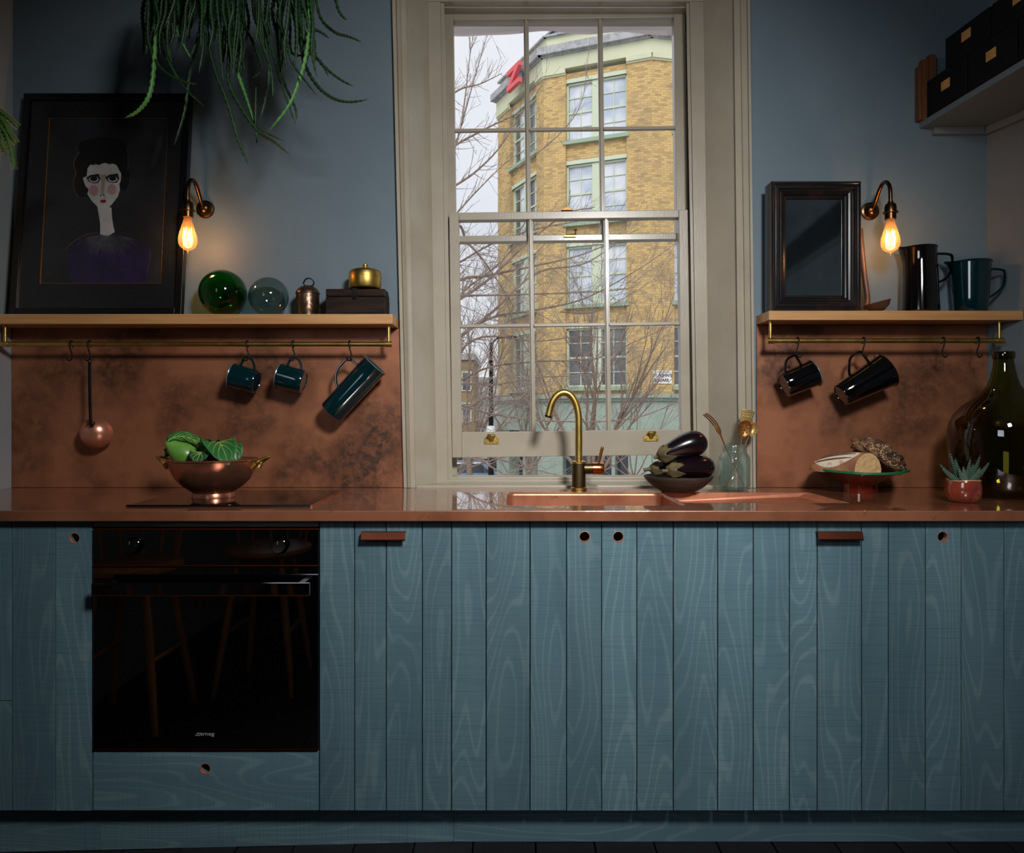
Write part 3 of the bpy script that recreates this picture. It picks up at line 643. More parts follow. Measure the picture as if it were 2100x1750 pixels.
# ------------------------------------------------------------------ base cabinets
ZD0, ZD1 = ZC-(1663-CY)*YP/F, .888
def xp(px, Y=YP): return (px-CX)*Y/F
def plank(px0, px1, parent, z0=ZD0, z1=ZD1, hole=None, m=None, gap=.0012, dz=0):
    x0, x1 = xp(px0)+gap, xp(px1)-gap
    if hole is None:
        b = MB(); b.box((x0, YP, z0+dz), (x1, YP+.02, z1)); return b.build('plank', m or M_plank, parent, bev=.001)
    hx, hz, hr = hole; me = bmesh.new(); vs = [me.verts.new(v) for v in ((x0,YP,z0),(x1,YP,z0),(x1,YP,z1),(x0,YP,z1))]
    for i in range(4): me.edges.new((vs[i], vs[(i+1)%4]))
    hv = [me.verts.new((hx+hr*math.cos(2*math.pi*i/28), YP, hz+hr*math.sin(2*math.pi*i/28))) for i in range(28)]
    for i in range(28): me.edges.new((hv[i], hv[(i+1)%28]))
    r = bmesh.ops.triangle_fill(me, edges=me.edges[:], use_beauty=True)
    f = me.faces[:]; e = bmesh.ops.extrude_face_region(me, geom=f)
    for v in e['geom']:
        if isinstance(v, bmesh.types.BMVert): v.co.y += .02
    b = MB(); me.verts.index_update(); b.add([v.co.copy() for v in me.verts], [tuple(v.index for v in q.verts) for q in me.faces]); me.free()
    o = b.build('plank', m or M_plank, parent)
    rg = MB(); rg.lathe([(hr+.0002,-.0006),(hr-.0012,-.0008),(hr-.0016,.0),(hr-.0016,.009),(hr+.0002,.009)], 32, (hx, YP, hz), Matrix.Rotation(R(-90),3,'X'))
    return o, rg
def cabinet(px0, px1, label, doors, floor_z=.10):
    x0, x1 = xp(px0)+.002, min(xp(px1)-.002, 1.655); r = thing('base_cabinet', ((x0+x1)/2, YP+.3, floor_z), label, 'cabinet')
    b = MB(); b.box((x0,YP+.045,floor_z),(x0+.016,YW-.02,.884)); b.box((x1-.016,YP+.045,floor_z),(x1,YW-.02,.884)); b.box((x0+.016,YP+.045,floor_z),(x1-.016,YW-.02,floor_z+.016)); b.box((x0+.016,YW-.03,floor_z+.016),(x1-.016,YW-.02,.884))
    b.build('carcass', M_dark, r)
    for dr in doors:
        a, c = dr['px'][0], dr['px'][-1]; z0, z1 = dr.get('z', (ZD0, ZD1))
        b = MB()
        for zz in ((z0+.03, z0+.10), (z1-.16 if z1-z0 > .3 else z1-.03, z1-.09 if z1-z0 > .3 else z1-.01)):
            if zz[1] > zz[0]: b.box((xp(a)+.012, YP+.0205, zz[0]), (xp(c)-.012, YP+.038, zz[1]))
        d = b.build('drawer_front' if dr.get('drawer') else 'door', M_dark, r)
        if dr.get('drawer'):
            h = dr.get('hole'); hh = P(h[0], h[1], YP) if h else None
            o = plank(a, c, d, z0, z1, (hh.x, hh.z, .0145) if h else None, M_plankh, gap=.002)
            if h: o[1].build('hole_ring', M_ring, d, smooth=True)
            continue
        for i in range(len(dr['px'])-1):
            p0, p1 = dr['px'][i], dr['px'][i+1]; h = dr.get('hole'); g = .0012
            if h and p0 < h[0] < p1:
                hh = P(h[0], h[1], YP); o, rg = plank(p0, p1, d, z0, z1, (hh.x, hh.z, .0145)); rg.build('hole_ring', M_ring, d, smooth=True)
            else: plank(p0, p1, d, z0, z1)
        if dr.get('pull'):
            q0, q1, y0, y1 = dr['pull']; A = P(q0, y0, YP-.022); B = P(q1, y1, YP-.022); b = MB()
            b.prism([(A.x,YP-.001,A.z+.003),(A.x,YP-.020,A.z+.003),(A.x,YP-.026,B.z+.002),(A.x,YP-.026,B.z-.002),(A.x,YP-.023,B.z-.002),(A.x,YP-.018,A.z-.001),(A.x,YP-.001,A.z-.001)], (B.x-A.x,0,0))
            b.build('pull_handle', M_copd, d, bev=.0006)
    return r
zs = ZC-(1438-CY)*YP/F
cabinet(-297, 24, 'blue-stained base cabinet in the left corner, mostly cut by the picture edge',
        [dict(px=[-297,-210,-130,-60,24], z=(zs+.001,ZD1)), dict(px=[-297,-140,24], z=(ZD0,zs-.001))])
cabinet(24, 189, 'narrow blue plank cabinet with a finger hole immediately left of the oven', [dict(px=[24,114,189], hole=(153,1104))])
zdr1 = ZC-(1543-CY)*YP/F
ov = cabinet(189, 655, 'blue oven housing cabinet with one wide drawer front under the oven', [dict(px=[190,655], z=(ZD0+.001, zdr1), hole=(421,1577), drawer=True)])
b = MB(); b.box((xp(190)+.001, YP, .8735), (xp(655)-.001, YP+.02, .888)); b.build('filler_strip', M_plankh, ov)
cabinet(655, 926, 'blue plank cabinet with a copper pull immediately right of the oven', [dict(px=[655,727,792,866,926], pull=(740,831,1094,1108))])
cabinet(926, 1545, 'wide blue plank sink cabinet with two doors and two finger holes under the tap', [dict(px=[926,997,1087,1162,1234], hole=(1199,1101)), dict(px=[1234,1306,1381,1472,1545], hole=(1268,1101))])
cabinet(1545, 1898, 'blue plank cabinet with a copper pull right of the sink cabinet', [dict(px=[1545,1619,1676,1767,1822,1898], pull=(1679,1770,1094,1107))])
cabinet(1898, 2358, 'blue plank cabinet with a finger hole in the right corner', [dict(px=[1898,1971,2059,2140,2250,2358], hole=(1933,1101))])
bb = thing('baseboard_back', (0, 2.012, 0), kind='structure')
for a, c in ((XL+.001, xp(206,2.012)), (xp(206,2.012)+.0008, xp(930,2.012)-.0006), (xp(930,2.012)+.0006, 1.70)):
    b = MB(); n = 24; top = .112
    lo = [(a+(c-a)*i/n, zf(a+(c-a)*i/n)+.0005) for i in range(n+1)]
    b.prism([(x,2.012,z) for x, z in lo]+[(c,2.012,top),(a,2.012,top)], (0,.018,0)); b.build('plinth_board', M_plankh, bb)

# ------------------------------------------------------------------ oven
def xo(px): return (px-CX)*1.942/F
def zo(py, Y=1.942): return ZC-(py-CY)*Y/F
YO = 1.942
ov = thing('oven', (xo(422), YO+.25, zo(1541)), 'black glass built-in electric oven with thin copper trim lines', 'oven')
b = MB(); b.box((xo(196), YO+.024, zo(1539)), (xo(648), YW-.06, zo(1087))); b.build('oven_body', M_dark, ov)
b = MB(); b.box((xo(190)+.001, YO, zo(1159)), (xo(654)-.001, YO+.022, zo(1087))); cp = b.build('control_panel', M_blk, ov, bev=.001)
b = MB(); b.box((xo(190)+.001, YO, zo(1536)), (xo(654)-.001, YO+.022, zo(1164))); dg = b.build('oven_door', M_blk, ov, bev=.001)
M_trimc = mat('thin_copper_trim', (170,84,44), .35, 1)
for y0, y1 in ((1084.6,1086.4),(1159.4,1161.4),(1536.6,1538.4)):
    b = MB(); b.box((xo(190)+.001, YO-.0015, zo(y1)), (xo(654)-.001, YO+.02, zo(y0))); b.build('trim_line', M_trimc, ov)
for px in (275, 575):
    c = P(px, 1119, YO); b = MB(); b.lathe([(0,-.024),(.016,-.024),(.0185,-.021),(.0195,0),(.022,0)], 36, c, Matrix.Rotation(R(-90),3,'X'))
    k = b.build('knob', M_blk, ov, smooth=True); b = MB(); b.box((c.x-.001,c.y-.0245,c.z+.006),(c.x+.001,c.y-.0239,c.z+.015)); b.build('knob_mark', M_rim, k)
b = MB(); YH = 1.885; a = P(187,1222,YH); c = P(634,1197,YH); b.box((a.x,YH,a.z+.001),(c.x,YH+.012,c.z)); hd = b.build('handle', M_blk, dg, bev=.001)
b = MB(); b.box((a.x,YH-.0005,a.z-.0012),(c.x,YH+.012,a.z+.001)); b.build('handle_trim', M_trimc, ov)
b = MB()
for x in (a.x+.03, c.x-.03): b.box((x-.008,YH+.012,a.z+.006),(x+.008,YO,c.z-.006))
b.build('handle_post', M_blkm, ov)
M_logo = mat('grey_logo_print', (130,130,132), .5)
lg = P(425, 1509, YO-.001)
text('logo', 'smeg', .0135, M_logo, ov, Vector((lg.x,YO-.0008,lg.z))-ov.location, sx=1.35, off=.0002)
b = MB()
for i, (dx, dz) in enumerate(((-.030,-.0005),(-.026,-.0005),(-.022,-.0005),(-.027,.0045),(-.023,.0045),(-.019,.0045))): b.lathe([(.0018,0),(.0018,.0006)], 12, (lg.x+dx, YO-.0003, lg.z+.001+dz), Matrix.Rotation(R(90),3,'X'), cap0=True, cap1=True)
tag(b.build('logo_dots', M_logo, ov), kind='stuff')

# ------------------------------------------------------------------ worktop with sink and drainer cut-outs
SX0, SX1, SY0, SY1 = -.016, .486, 2.03, 2.385
DX0, DX1, DY0, DY1 = .492, .965, 2.09, 2.385
wt = thing('worktop', (0, 2.2, ZT), 'long patinated copper worktop with a moulded sink and drainer', 'worktop')
bm = bmesh.new()
def loop(pts):
    vs = [bm.verts.new((x,y,ZT)) for x, y in pts]
    for i in range(len(vs)): bm.edges.new((vs[i], vs[(i+1)%len(vs)]))
def rrect(x0,y0,x1,y1,r,n=5):
    out = []
    for cx_, cy_, a0 in ((x1-r,y0+r,-90),(x1-r,y1-r,0),(x0+r,y1-r,90),(x0+r,y0+r,180)):
        for i in range(n+1): a = R(a0+90*i/n); out.append((cx_+r*math.cos(a), cy_+r*math.sin(a)))
    return out
YI = YW-.0005
loop([(XL+.001,YF),(xr(YF)-.002,YF),(xr(2.423)-.002,2.423),(xr(YI)-.002,YI),(XL+.001,YI)])
sink_o = rrect(SX0,SY0,SX1,SY1,.028); drain_o = rrect(DX0,DY0,DX1,DY1,.006,2)
loop(sink_o); loop(drain_o)
bmesh.ops.triangle_fill(bm, edges=bm.edges[:], use_beauty=True)
e = bmesh.ops.extrude_face_region(bm, geom=bm.faces[:])
for v in e['geom']:
    if isinstance(v, bmesh.types.BMVert): v.co.z -= .028
b = MB(); bm.verts.index_update(); b.add([v.co.copy() for v in bm.verts], [tuple(v.index for v in q.verts) for q in bm.faces]); bm.free()
b.build('worktop_slab', M_copt, wt, bev=.0022)
def basin(outline, zb, slope=0, rim=.004):
    n = len(outline); cx_ = sum(p[0] for p in outline)/n; cy_ = sum(p[1] for p in outline)/n
    L = [(1.0, ZT-.001), (1.0, ZT-.012), (.985, zb+.02), (.955, zb+.004), (.90, zb), (.5, zb), (.06, zb-.003)]
    b = MB(); vs = []
    for s, z in L:
        for x, y in outline:
            X = cx_+(x-cx_)*s; vs.append((X, cy_+(y-cy_)*s, (z+slope*(X-cx_)) if z < ZT-.013 else z))
    fs = []
    for k in range(len(L)-1):
        for i in range(n): fs.append((k*n+i, k*n+(i+1)%n, (k+1)*n+(i+1)%n, (k+1)*n+i))
    fs.append(tuple((len(L)-1)*n+i for i in range(n)))
    b.add(vs, fs); return b
basin([(x,y) for x, y in sink_o], ZT-.19).build('sink_basin', M_sink, wt, smooth=True, recalc=True, solid=.0012)
d = MB(); zz = lambda x: ZT-.030+(x-DX0)/(DX1-DX0)*.016
i_ = .004
d.add([(DX0,DY0,ZT-.001),(DX1,DY0,ZT-.001),(DX1,DY1,ZT-.001),(DX0,DY1,ZT-.001),(DX0+i_,DY0+i_,zz(DX0)),(DX1-.03,DY0+i_,zz(DX1)),(DX1-.03,DY1-i_,zz(DX1)),(DX0+i_,DY1-i_,zz(DX0))],
      [(0,1,5,4),(1,2,6,5),(2,3,7,6),(3,0,4,7),(4,5,6,7)])
d.build('drainer', M_sink, wt)
# drain outlet
b = MB(); b.lathe([(.0,.0),(.03,.0),(.036,.003),(.042,.002)], 28, ((SX0+SX1)/2, (SY0+SY1)/2, ZT-.1925)); b.build('plug_hole', M_brass, wt, smooth=True)
# splashbacks
for nm, a, c, zt, lb in (('splashback', XL+.002, -.379, 1.474, 'patinated copper splashback sheet under the left shelf'), ('splashback', .853, 1.655, 1.486, 'patinated copper splashback sheet under the right shelf')):
    b = MB(); b.box((a, YW-.009, ZT+.0008), (c, YW-.0005, zt)); o = b.build(nm, M_copper, base=((a+c)/2, YW, ZT), bev=.0008); tag(o, lb, 'splashback')

# ------------------------------------------------------------------ hob
hb = thing('hob', (P(447,0,2.2).x, 2.2, ZT), 'flat black glass induction hob let into the copper worktop', 'hob')
hx0, hx1, hy0, hy1 = P(259,0,2.0).x, P(636,0,2.0).x, 2.0, 2.41
b = MB(); b.prism([(hx0,hy0,ZT+.0005),(hx1,hy0,ZT+.0005),(hx1-.012,hy1,ZT+.0005),(hx0-.012,hy1,ZT+.0005)], (0,0,.005)); b.build('glass_plate', M_hob, hb, bev=.0012)
b = MB(); b.prism([(hx1+.0005,hy0,ZT+.0005),(hx1+.006,hy0,ZT+.0005),(hx1-.006,hy1,ZT+.0005),(hx1-.0115,hy1,ZT+.0005)], (0,0,.0048)); b.build('edge_trim', M_copb, hb)
b = MB(); b.box((hx0,hy0-.003,ZT+.0005),(hx1,hy0-.0005,ZT+.0035)); b.build('edge_trim', M_blkm, hb)

# ------------------------------------------------------------------ shelves, rails
def shelf(z1, th, px_c, left, Y0=2.423, label=''):
    xc = P(px_c,0,Y0).x; a, c = (XL+.001, xc) if left else (xc, xr(Y0)-.001)
    r = MB()
    if left: r.box((a,Y0,z1-th),(c,YW-.0005,z1))
    else: r.hexa([(a,Y0,z1-th),(c,Y0,z1-th),(xr(YW)-.001,YW-.0005,z1-th),(a,YW-.0005,z1-th),(a,Y0,z1),(c,Y0,z1),(xr(YW)-.001,YW-.0005,z1),(a,YW-.0005,z1)])
    o = r.build('wall_shelf', M_oak, base=((a+c)/2, YW-.06, z1-th), bev=.0012); tag(o, label, 'shelf'); return o
ZS1, ZS2 = 1.508, 1.519
shelf(ZS1, .033, 805, True, label='pale oak wall shelf left of the window, under the framed portrait')
shelf(ZS2, .031, 1577, False, label='pale oak wall shelf right of the window, under the mirror')
YR = 2.452
def rail(x0, x1, z, zs, posts, label):
    r = thing('hanging_rail', ((x0+x1)/2, YR, z), label, 'rail')
    b = MB(); b.tube([(x0,YR,z),(x1,YR,z)], .0080, 16); b.build('rod', M_brass, r, smooth=True)
    for x in posts:
        b = MB(); b.tube([(x,YR,z),(x,YR,zs+.0005)], .0052, 12); b.lathe([(0,-.011),(.0098,-.011),(.0098,.011),(0,.011)], 20, (x,YR,z), Matrix.Rotation(R(90),3,'Y')); b.build('post', M_brass, r, smooth=True)
zr1 = P(0,706,YR).z; zr2 = P(0,699,YR).z
rail(P(5,0,YR).x, P(803,0,YR).x, zr1, ZS1-.033, (P(11,0,YR).x, P(797,0,YR).x), 'long brass hanging rail under the left oak shelf')
rail(P(1576,0,YR).x, P(2059,0,YR).x, zr2, ZS2-.031, (P(1580,0,YR).x, P(2049,0,YR).x), 'brass hanging rail under the right oak shelf')
hook = None
def s_hook(px, z, flip, label, grp):
    global hook
    x = P(px,0,YR).x
    if hook is None:
        pts = spline([(-.001,.0095,-.010),(0,.0108,.0),(0,.007,.0088),(0,0,.0112),(0,-.0085,.0075),(0,-.0110,-.002),(.003,-.010,-.018),(.0065,-.008,-.032),(.007,-.008,-.044),(.003,-.008,-.0535),(-.003,-.008,-.056),(-.0085,-.008,-.051),(-.0095,-.008,-.044)], 4)
        b = MB(); b.tube([Vector(p) for p in pts], .0024, 8); hook = b.build('s_hook', M_iron, smooth=True); o = hook
    else: o = hook.copy(); COL.objects.link(o)
    o.location = (x, YR, z); o.scale = (flip, 1, 1.0); tag(o, label, 'hook', grp)
for px, lb in ((146,'empty black iron S hook, leftmost on the left rail'),(183,'black iron S hook holding the copper ladle'),(507,'black iron S hook holding the small green mug nearer the ladle'),(601,'black iron S hook holding the small green mug nearer the tall green jug'),(717,'black iron S hook holding the tall green enamel jug')):
    s_hook(px, zr1, 1, lb, 'S hooks on the left rail')
for px, lb in ((1636,'black iron S hook holding the small black mug'),(1771,'black iron S hook holding the tall black beaker'),(1934,'empty black iron S hook nearer the hanging black beaker'),(2005,'empty black iron S hook at the right end, above the big bottle')):
    s_hook(px, zr2, -1, lb, 'S hooks on the right rail')

# ------------------------------------------------------------------ enamel ware
def enamel(name, cat, label, base, rim, r0, r1, m, hspec, grp=None, handle_dir=None, lip=0, spout=0):
    """base, rim: world centres of foot and mouth; hspec: (t0, t1, reach, squareness)"""
    base, rim = Vector(base), Vector(rim); ax = (rim-base); H = ax.length; ax.normalize()
    hd = Vector(handle_dir); hd = (hd-ax*hd.dot(ax)).normalized(); sd = ax.cross(hd)
    Mx = Matrix((hd, sd, ax)).transposed()
    r = thing(name, base, label, cat, grp, world=False); r.rotation_euler = Mx.to_euler()
    th = .0016
    prof = [(0,.002),(r0*.82,.002),(r0*.84,0),(r0*.95,.0015),(r0,.006)]+[(r0+(r1-r0)*t, .006+(H-.006)*t) for t in (.25,.5,.75,.97)]+[(r1+.0022,H-.002),(r1+.0026,H+.0006),(r1+.0006,H+.0016),(r1-th,H-.002)]+[(r0+(r1-r0)*t-th, .006+(H-.006)*t) for t in (.75,.5,.25)]+[(r0-th,.010),(r0*.8,.006),(0,.006)]
    b = MB(); b.lathe(prof, 44)
    if spout:
        for v in b.v:
            if v.z > H*.86 and v.x < 0:
                k = (v.z-H*.86)/(H*.14); a = math.atan2(v.y, -v.x); g = math.exp(-(a/.33)**2)*k
                v.x -= spout*g; v.z += spout*.35*g
    b.build('body', m, r, smooth=True, angle=30)
    rg = MB(); rg.lathe([(r1+.0024,H-.0022),(r1+.0032,H),(r1+.002,H+.002),(r1-.0012,H+.0016),(r1-.001,H-.001)], 44)
    if spout:
        for v in rg.v:
            if v.x < 0:
                a = math.atan2(v.y, -v.x); g = math.exp(-(a/.33)**2); v.x -= spout*g; v.z += spout*.35*g
    rg.build('rim', M_rim if not lip else m, r, smooth=True)
    t0, t1, reach = hspec[:3]; ra = r0+(r1-r0)*t0; rb = r0+(r1-r0)*t1
    pts = spline([(ra-.001,0,H*t0),(ra+reach*.75,0,H*t0-(.004)),(ra+reach,0,H*(t0+.16*(t1-t0))),(ra+reach*.92,0,H*(t0+.6*(t1-t0))),(rb+reach*.45,0,H*(t0+.88*(t1-t0))),(rb-.001,0,H*t1)], 6)
    h = MB(); h.tube(pts, .0062, 10, flat=.7, up=(0,0,1)); h.build('handle', m, r, smooth=True)
    return r
HR = (0,0,1)
M1 = enamel('mug', 'mug', 'small dark green enamel mug hanging nearer the copper ladle', P(527,784,2.46), P(476,770,2.46), .0400, .0410, M_green, (.78,.22,.031), 'small green mugs on the left rail', HR)
M2 = enamel('mug', 'mug', 'small dark green enamel mug hanging beside the tall green jug', P(623,784,2.46), P(572,770,2.46), .0400, .0410, M_green, (.78,.22,.031), 'small green mugs on the left rail', HR)
enamel('jug', 'jug', 'tall dark green enamel jug hanging tilted from the left rail by its handle', P(679,847,2.46), P(769,749,2.46), .0430, .0450, M_green, (.82,.36,.040), None, (-.7,0,.6))
enamel('mug', 'mug', 'small black enamel mug hanging from the right rail nearer the window', P(1607,791,2.46), P(1670,765,2.46), .0420, .0455, M_blacke, (.72,.20,.036), None, (-.3,0,1))
enamel('beaker', 'jug', 'tall tapered black enamel beaker hanging from the right rail', P(1724,811,2.455), P(1817,760,2.455), .0400, .0580, M_blacke, (.78,.34,.044), None, (-.45,0,.9), 1)
pz = ZS2+.0005
enamel('pitcher', 'jug', 'tall black enamel pitcher standing on the right shelf beside the lamp', (P(1887,0,2.487).x,2.487,pz), (P(1886,0,2.487).x,2.487,pz+.222), .0600, .0525, M_blacke, (.90,.46,.046), None, (1,-.25,0), 1, .016)
enamel('pitcher', 'jug', 'dark green enamel pitcher standing near the right end of the right shelf', (P(1990,0,2.487).x,2.487,pz), (P(1990,0,2.487).x,2.487,pz+.172), .0520, .0630, M_green, (.86,.30,.042), None, (1,-.25,0), 1, .016)

# ------------------------------------------------------------------ ladle
ld = thing('ladle', P(184,740,2.444), 'copper ladle with a long black iron handle hanging from the left rail', 'ladle')
c = P(187,889,2.46); rb_ = .0515; T = P(184,738,2.444)
b = MB(); b.lathe([(.0001,-rb_*.82)]+[(rb_*math.sin(R(a)), -rb_*.82*math.cos(R(a))) for a in range(12,91,6)]+[(rb_*1.02,.002),(rb_*.985,.003)]+[((rb_-.0015)*math.sin(R(a)), -(rb_-.0015)*.82*math.cos(R(a))) for a in range(84,0,-12)]+[(.0001,-rb_*.82+.0015)], 44, (c.x,c.y+.03,c.z), Matrix.Rotation(R(12),3,'Z') @ Matrix.Rotation(R(-78),3,'X'))
M_cophm = mat('hammered_copper', (222,150,126), .33, .75, col2=(200,136,112), nscale=14, bump=.15, bscale=70)
b.build('bowl', M_cophm, ld, smooth=True)
b = MB(); b.tube(spline([T+Vector((0,.0,-.008)), P(184,780,2.444), P(185,830,2.442), P(186,862,2.44), P(188,874,2.434)],5), .0058, 8, flat=.35, up=(0,1,0)); b.tube([T+Vector((.0055*math.cos(k*math.pi/6),0,.0055*math.sin(k*math.pi/6)-.004)) for k in range(13)], .0016, 6); b.build('handle', M_iron, ld, smooth=True)
b = MB(); q = P(185,868,2.430); b.box((q.x-.013,q.y,q.z-.006),(q.x+.013,q.y+.006,q.z+.005)); b.sphere((q.x-.008,q.y-.001,q.z),.003,8,6); b.sphere((q.x+.008,q.y-.001,q.z),.003,8,6); b.build('rivet_plate', M_brassd, ld, bev=.001)
# ------------------------------------------------------------------ picture with frame, leaning on the wall
FW, FH = .575, .775
pic = thing('framed_picture', (-1.6795, 2.440, ZS1+.0008), 'large black framed portrait painting leaning on the left shelf behind the lamp', 'picture', world=False)
pic.rotation_euler = (R(-5.6), 0, R(0))
def A(px, py, d=0):
    t = (py-191)/450.0; Lx = 38-18*t; Rx = 381-8*t
    return Vector(((px-Lx)/(Rx-Lx)*FW, d, (641-py)/450.0*FH))
fw = .022
b = MB()
for a, c in (((0,0),(fw,FH)),((FW-fw,0),(FW,FH)),((fw,0),(FW-fw,fw)),((fw,FH-fw),(FW-fw,FH))): b.box((a[0],-.004,a[1]),(c[0],.02,c[1]))
b.build('frame', M_blkm, pic, bev=.0015)
M_mat = mat('black_mount_board', (24,27,31), .9, spec=.2); M_back = mat('dark_painting_ground', (17,21,25), .85, col2=(38,46,54), nscale=3, lo=.45, hi=.75)
b = MB(); b.box((fw,.010,fw),(FW-fw,.018,FH-fw)); b.build('mount', M_mat, pic)
def flat(name, m, pts, d, th=.0003): 
    b = MB(); b.prism([A(x,y,d) for x, y in pts], (0,th,0)); return b.build(name, m, pic)
M_gold = mat('gold_line', (170,116,40), .35, .7)
flat('painting', M_back, [(90,242),(331,242),(324,577),(80,577)], .0094)
b = MB()
for p0, p1, w in (((88,240),(332,240),1.2),((78,578),(326,578),1.2),((88,240),(78,578),1.9),((332,240),(326,578),1.0)):
    v0, v1 = A(*p0,.0088), A(*p1,.0088); b.tube([v0, v1], w*.0016*.6, 6, flat=1)
b.build('gold_border', M_gold, pic)
ap = lambda l: [(120+x*.1828, 300+y*.1828) for x, y in l]     # from a close look at the painting
M_face = mat('painted_white_face', (188,186,184), .7, col2=(174,172,170), nscale=20); M_hair = mat('painted_black_hair', (5,6,8), .6); M_body = mat('painted_purple_dress', (24,14,50), .7, col2=(44,24,84), nscale=18, ndet=6, lo=.42, hi=.75, col3=(12,14,20), n3=7)
flat('painted_hair', M_hair, ap([(180,560),(120,500),(110,380),(150,290),(120,200),(160,60),(170,-60),(260,-90),(420,-120),(600,-100),(690,-60),(730,60),(725,200),(745,300),(740,420),(690,490),(620,480),(560,540),(300,560)]), .0090)
flat('painted_dress', M_body, ap([(60,1150),(150,1060),(280,990),(430,960),(600,960),(780,1020),(960,1090),(1020,1200),(990,1330),(965,1520),(120,1520),(85,1330)]), .0089)
M_coll = mat('painted_grey_collar', (74,76,84), .8, col2=(44,46,54), nscale=30)
b = MB()
for k in range(56):
    a = R(-74+148*k/55); r0_, r1_ = 60, random.uniform(190,275)*(1+.25*abs(math.sin(a))); c0 = (510+60*math.sin(a)*1.2, 975+18*math.cos(a))
    p0 = (c0[0], c0[1]); p1 = (510+math.sin(a)*r1_*1.35, 975+math.cos(a)*r1_*.92)
    q0, q1 = [A(*ap([p])[0], .0084) for p in (p0, p1)]; b.tube([q0, q0.lerp(q1,.5), q1], [.0007,.0014,.0004], 4)
tag(b.build('painted_collar', M_coll, pic), kind='stuff')
flat('painted_neck', M_face, ap([(390,670),(410,760),(428,860),(430,985),(450,1000),(480,1008),(520,1000),(560,975),(595,955),(575,880),(560,790),(550,680)]), .0084)
flat('painted_face', M_face, ap([(218,350),(262,330),(270,240),(300,200),(340,205),(360,195),(400,205),(430,188),(470,180),(510,195),(560,188),(600,210),(625,260),(650,300),(648,380),(632,420),(642,480),(620,560),(560,640),(510,690),(460,700),(400,680),(330,610),(275,530),(290,480),(250,440),(235,400)]), .0079)
M_ch = mat('painted_pink_cheek', (172,132,138), .8); M_lip = mat('painted_red_lips', (126,20,22), .6); M_eye = mat('painted_eye_shadow', (34,42,50), .6); M_ink2 = mat('painted_ink', (8,10,14), .6); M_nose = mat('painted_beige_nose', (158,140,120), .8)
def oval(cx_, cy_, rx, ry, n=20): return ap([(cx_+rx*math.cos(2*math.pi*k/n), cy_+ry*math.sin(2*math.pi*k/n)) for k in range(n)])
flat('painted_cheek', M_ch, oval(348,492,52,62), .0075); flat('painted_cheek', M_ch, oval(550,480,52,60), .0075)
flat('painted_nose', M_nose, ap([(412,315),(488,310),(470,400),(465,530),(440,540),(425,520),(430,420)]), .0075)
flat('painted_lips', M_lip, ap([(420,612),(440,592),(458,598),(475,590),(492,610),(480,628),(455,632),(432,626)]), .0075)
for ex_, ey in ((345,362),(558,358)):
    flat('painted_eye', M_eye, ap([(ex_-88,ey-14),(ex_-40,ey-44),(ex_+56,ey-56),(ex_+74,ey),(ex_+50,ey+44),(ex_,ey+50),(ex_-56,ey+34)]), .0075)
    flat('painted_eye_white', M_face, oval(ex_,ey+8,54,32), .0071); flat('painted_iris', M_ink2, oval(ex_,ey,40,26), .0067)
    flat('painted_eyebrow', M_ink2, ap([(ex_-90,ey-12),(ex_-40,ey-42),(ex_+58,ey-58),(ex_+58,ey-40),(ex_-30,ey-26)]), .0067)
flat('painted_nostril', M_ink2, oval(430,548,9,9,8), .0071); flat('painted_nostril', M_ink2, oval(463,543,9,9,8), .0071); flat('painted_beauty_spot', M_ink2, oval(480,569,6,6,8), .0071)
b = MB()
for pth in ([(175,50),(135,110),(110,200),(138,290),(115,380),(125,480),(185,575)], [(45,1150),(110,1080),(200,1020),(300,975),(400,962)]):
    q = spline([A(*ap([p])[0], .0084) for p in pth], 5); b.tube(q, .0009, 5)
b.build('painted_gold_stroke', mat('painted_gold', (120,92,30), .6), pic)
b = MB()
for pth in ([(700,0),(720,80),(725,250)], [(1000,1150),(990,1300),(960,1450)], [(620,960),(760,975),(880,1040)]):
    q = spline([A(*ap([p])[0], .0084) for p in pth], 5); b.tube(q, .0007, 5)
b.build('painted_grey_stroke', M_coll, pic)
b = MB(); b.tube([A(90,560,.0084),A(95,553,.0084),A(97,561,.0084),A(105,552,.0084)], .0008, 5); b.build('painted_signature', mat('painted_red', (110,20,20), .6), pic)
b = MB(); b.box((fw,.0045,fw),(FW-fw,.0055,FH-fw)); b.build('glass', M_pic, pic)

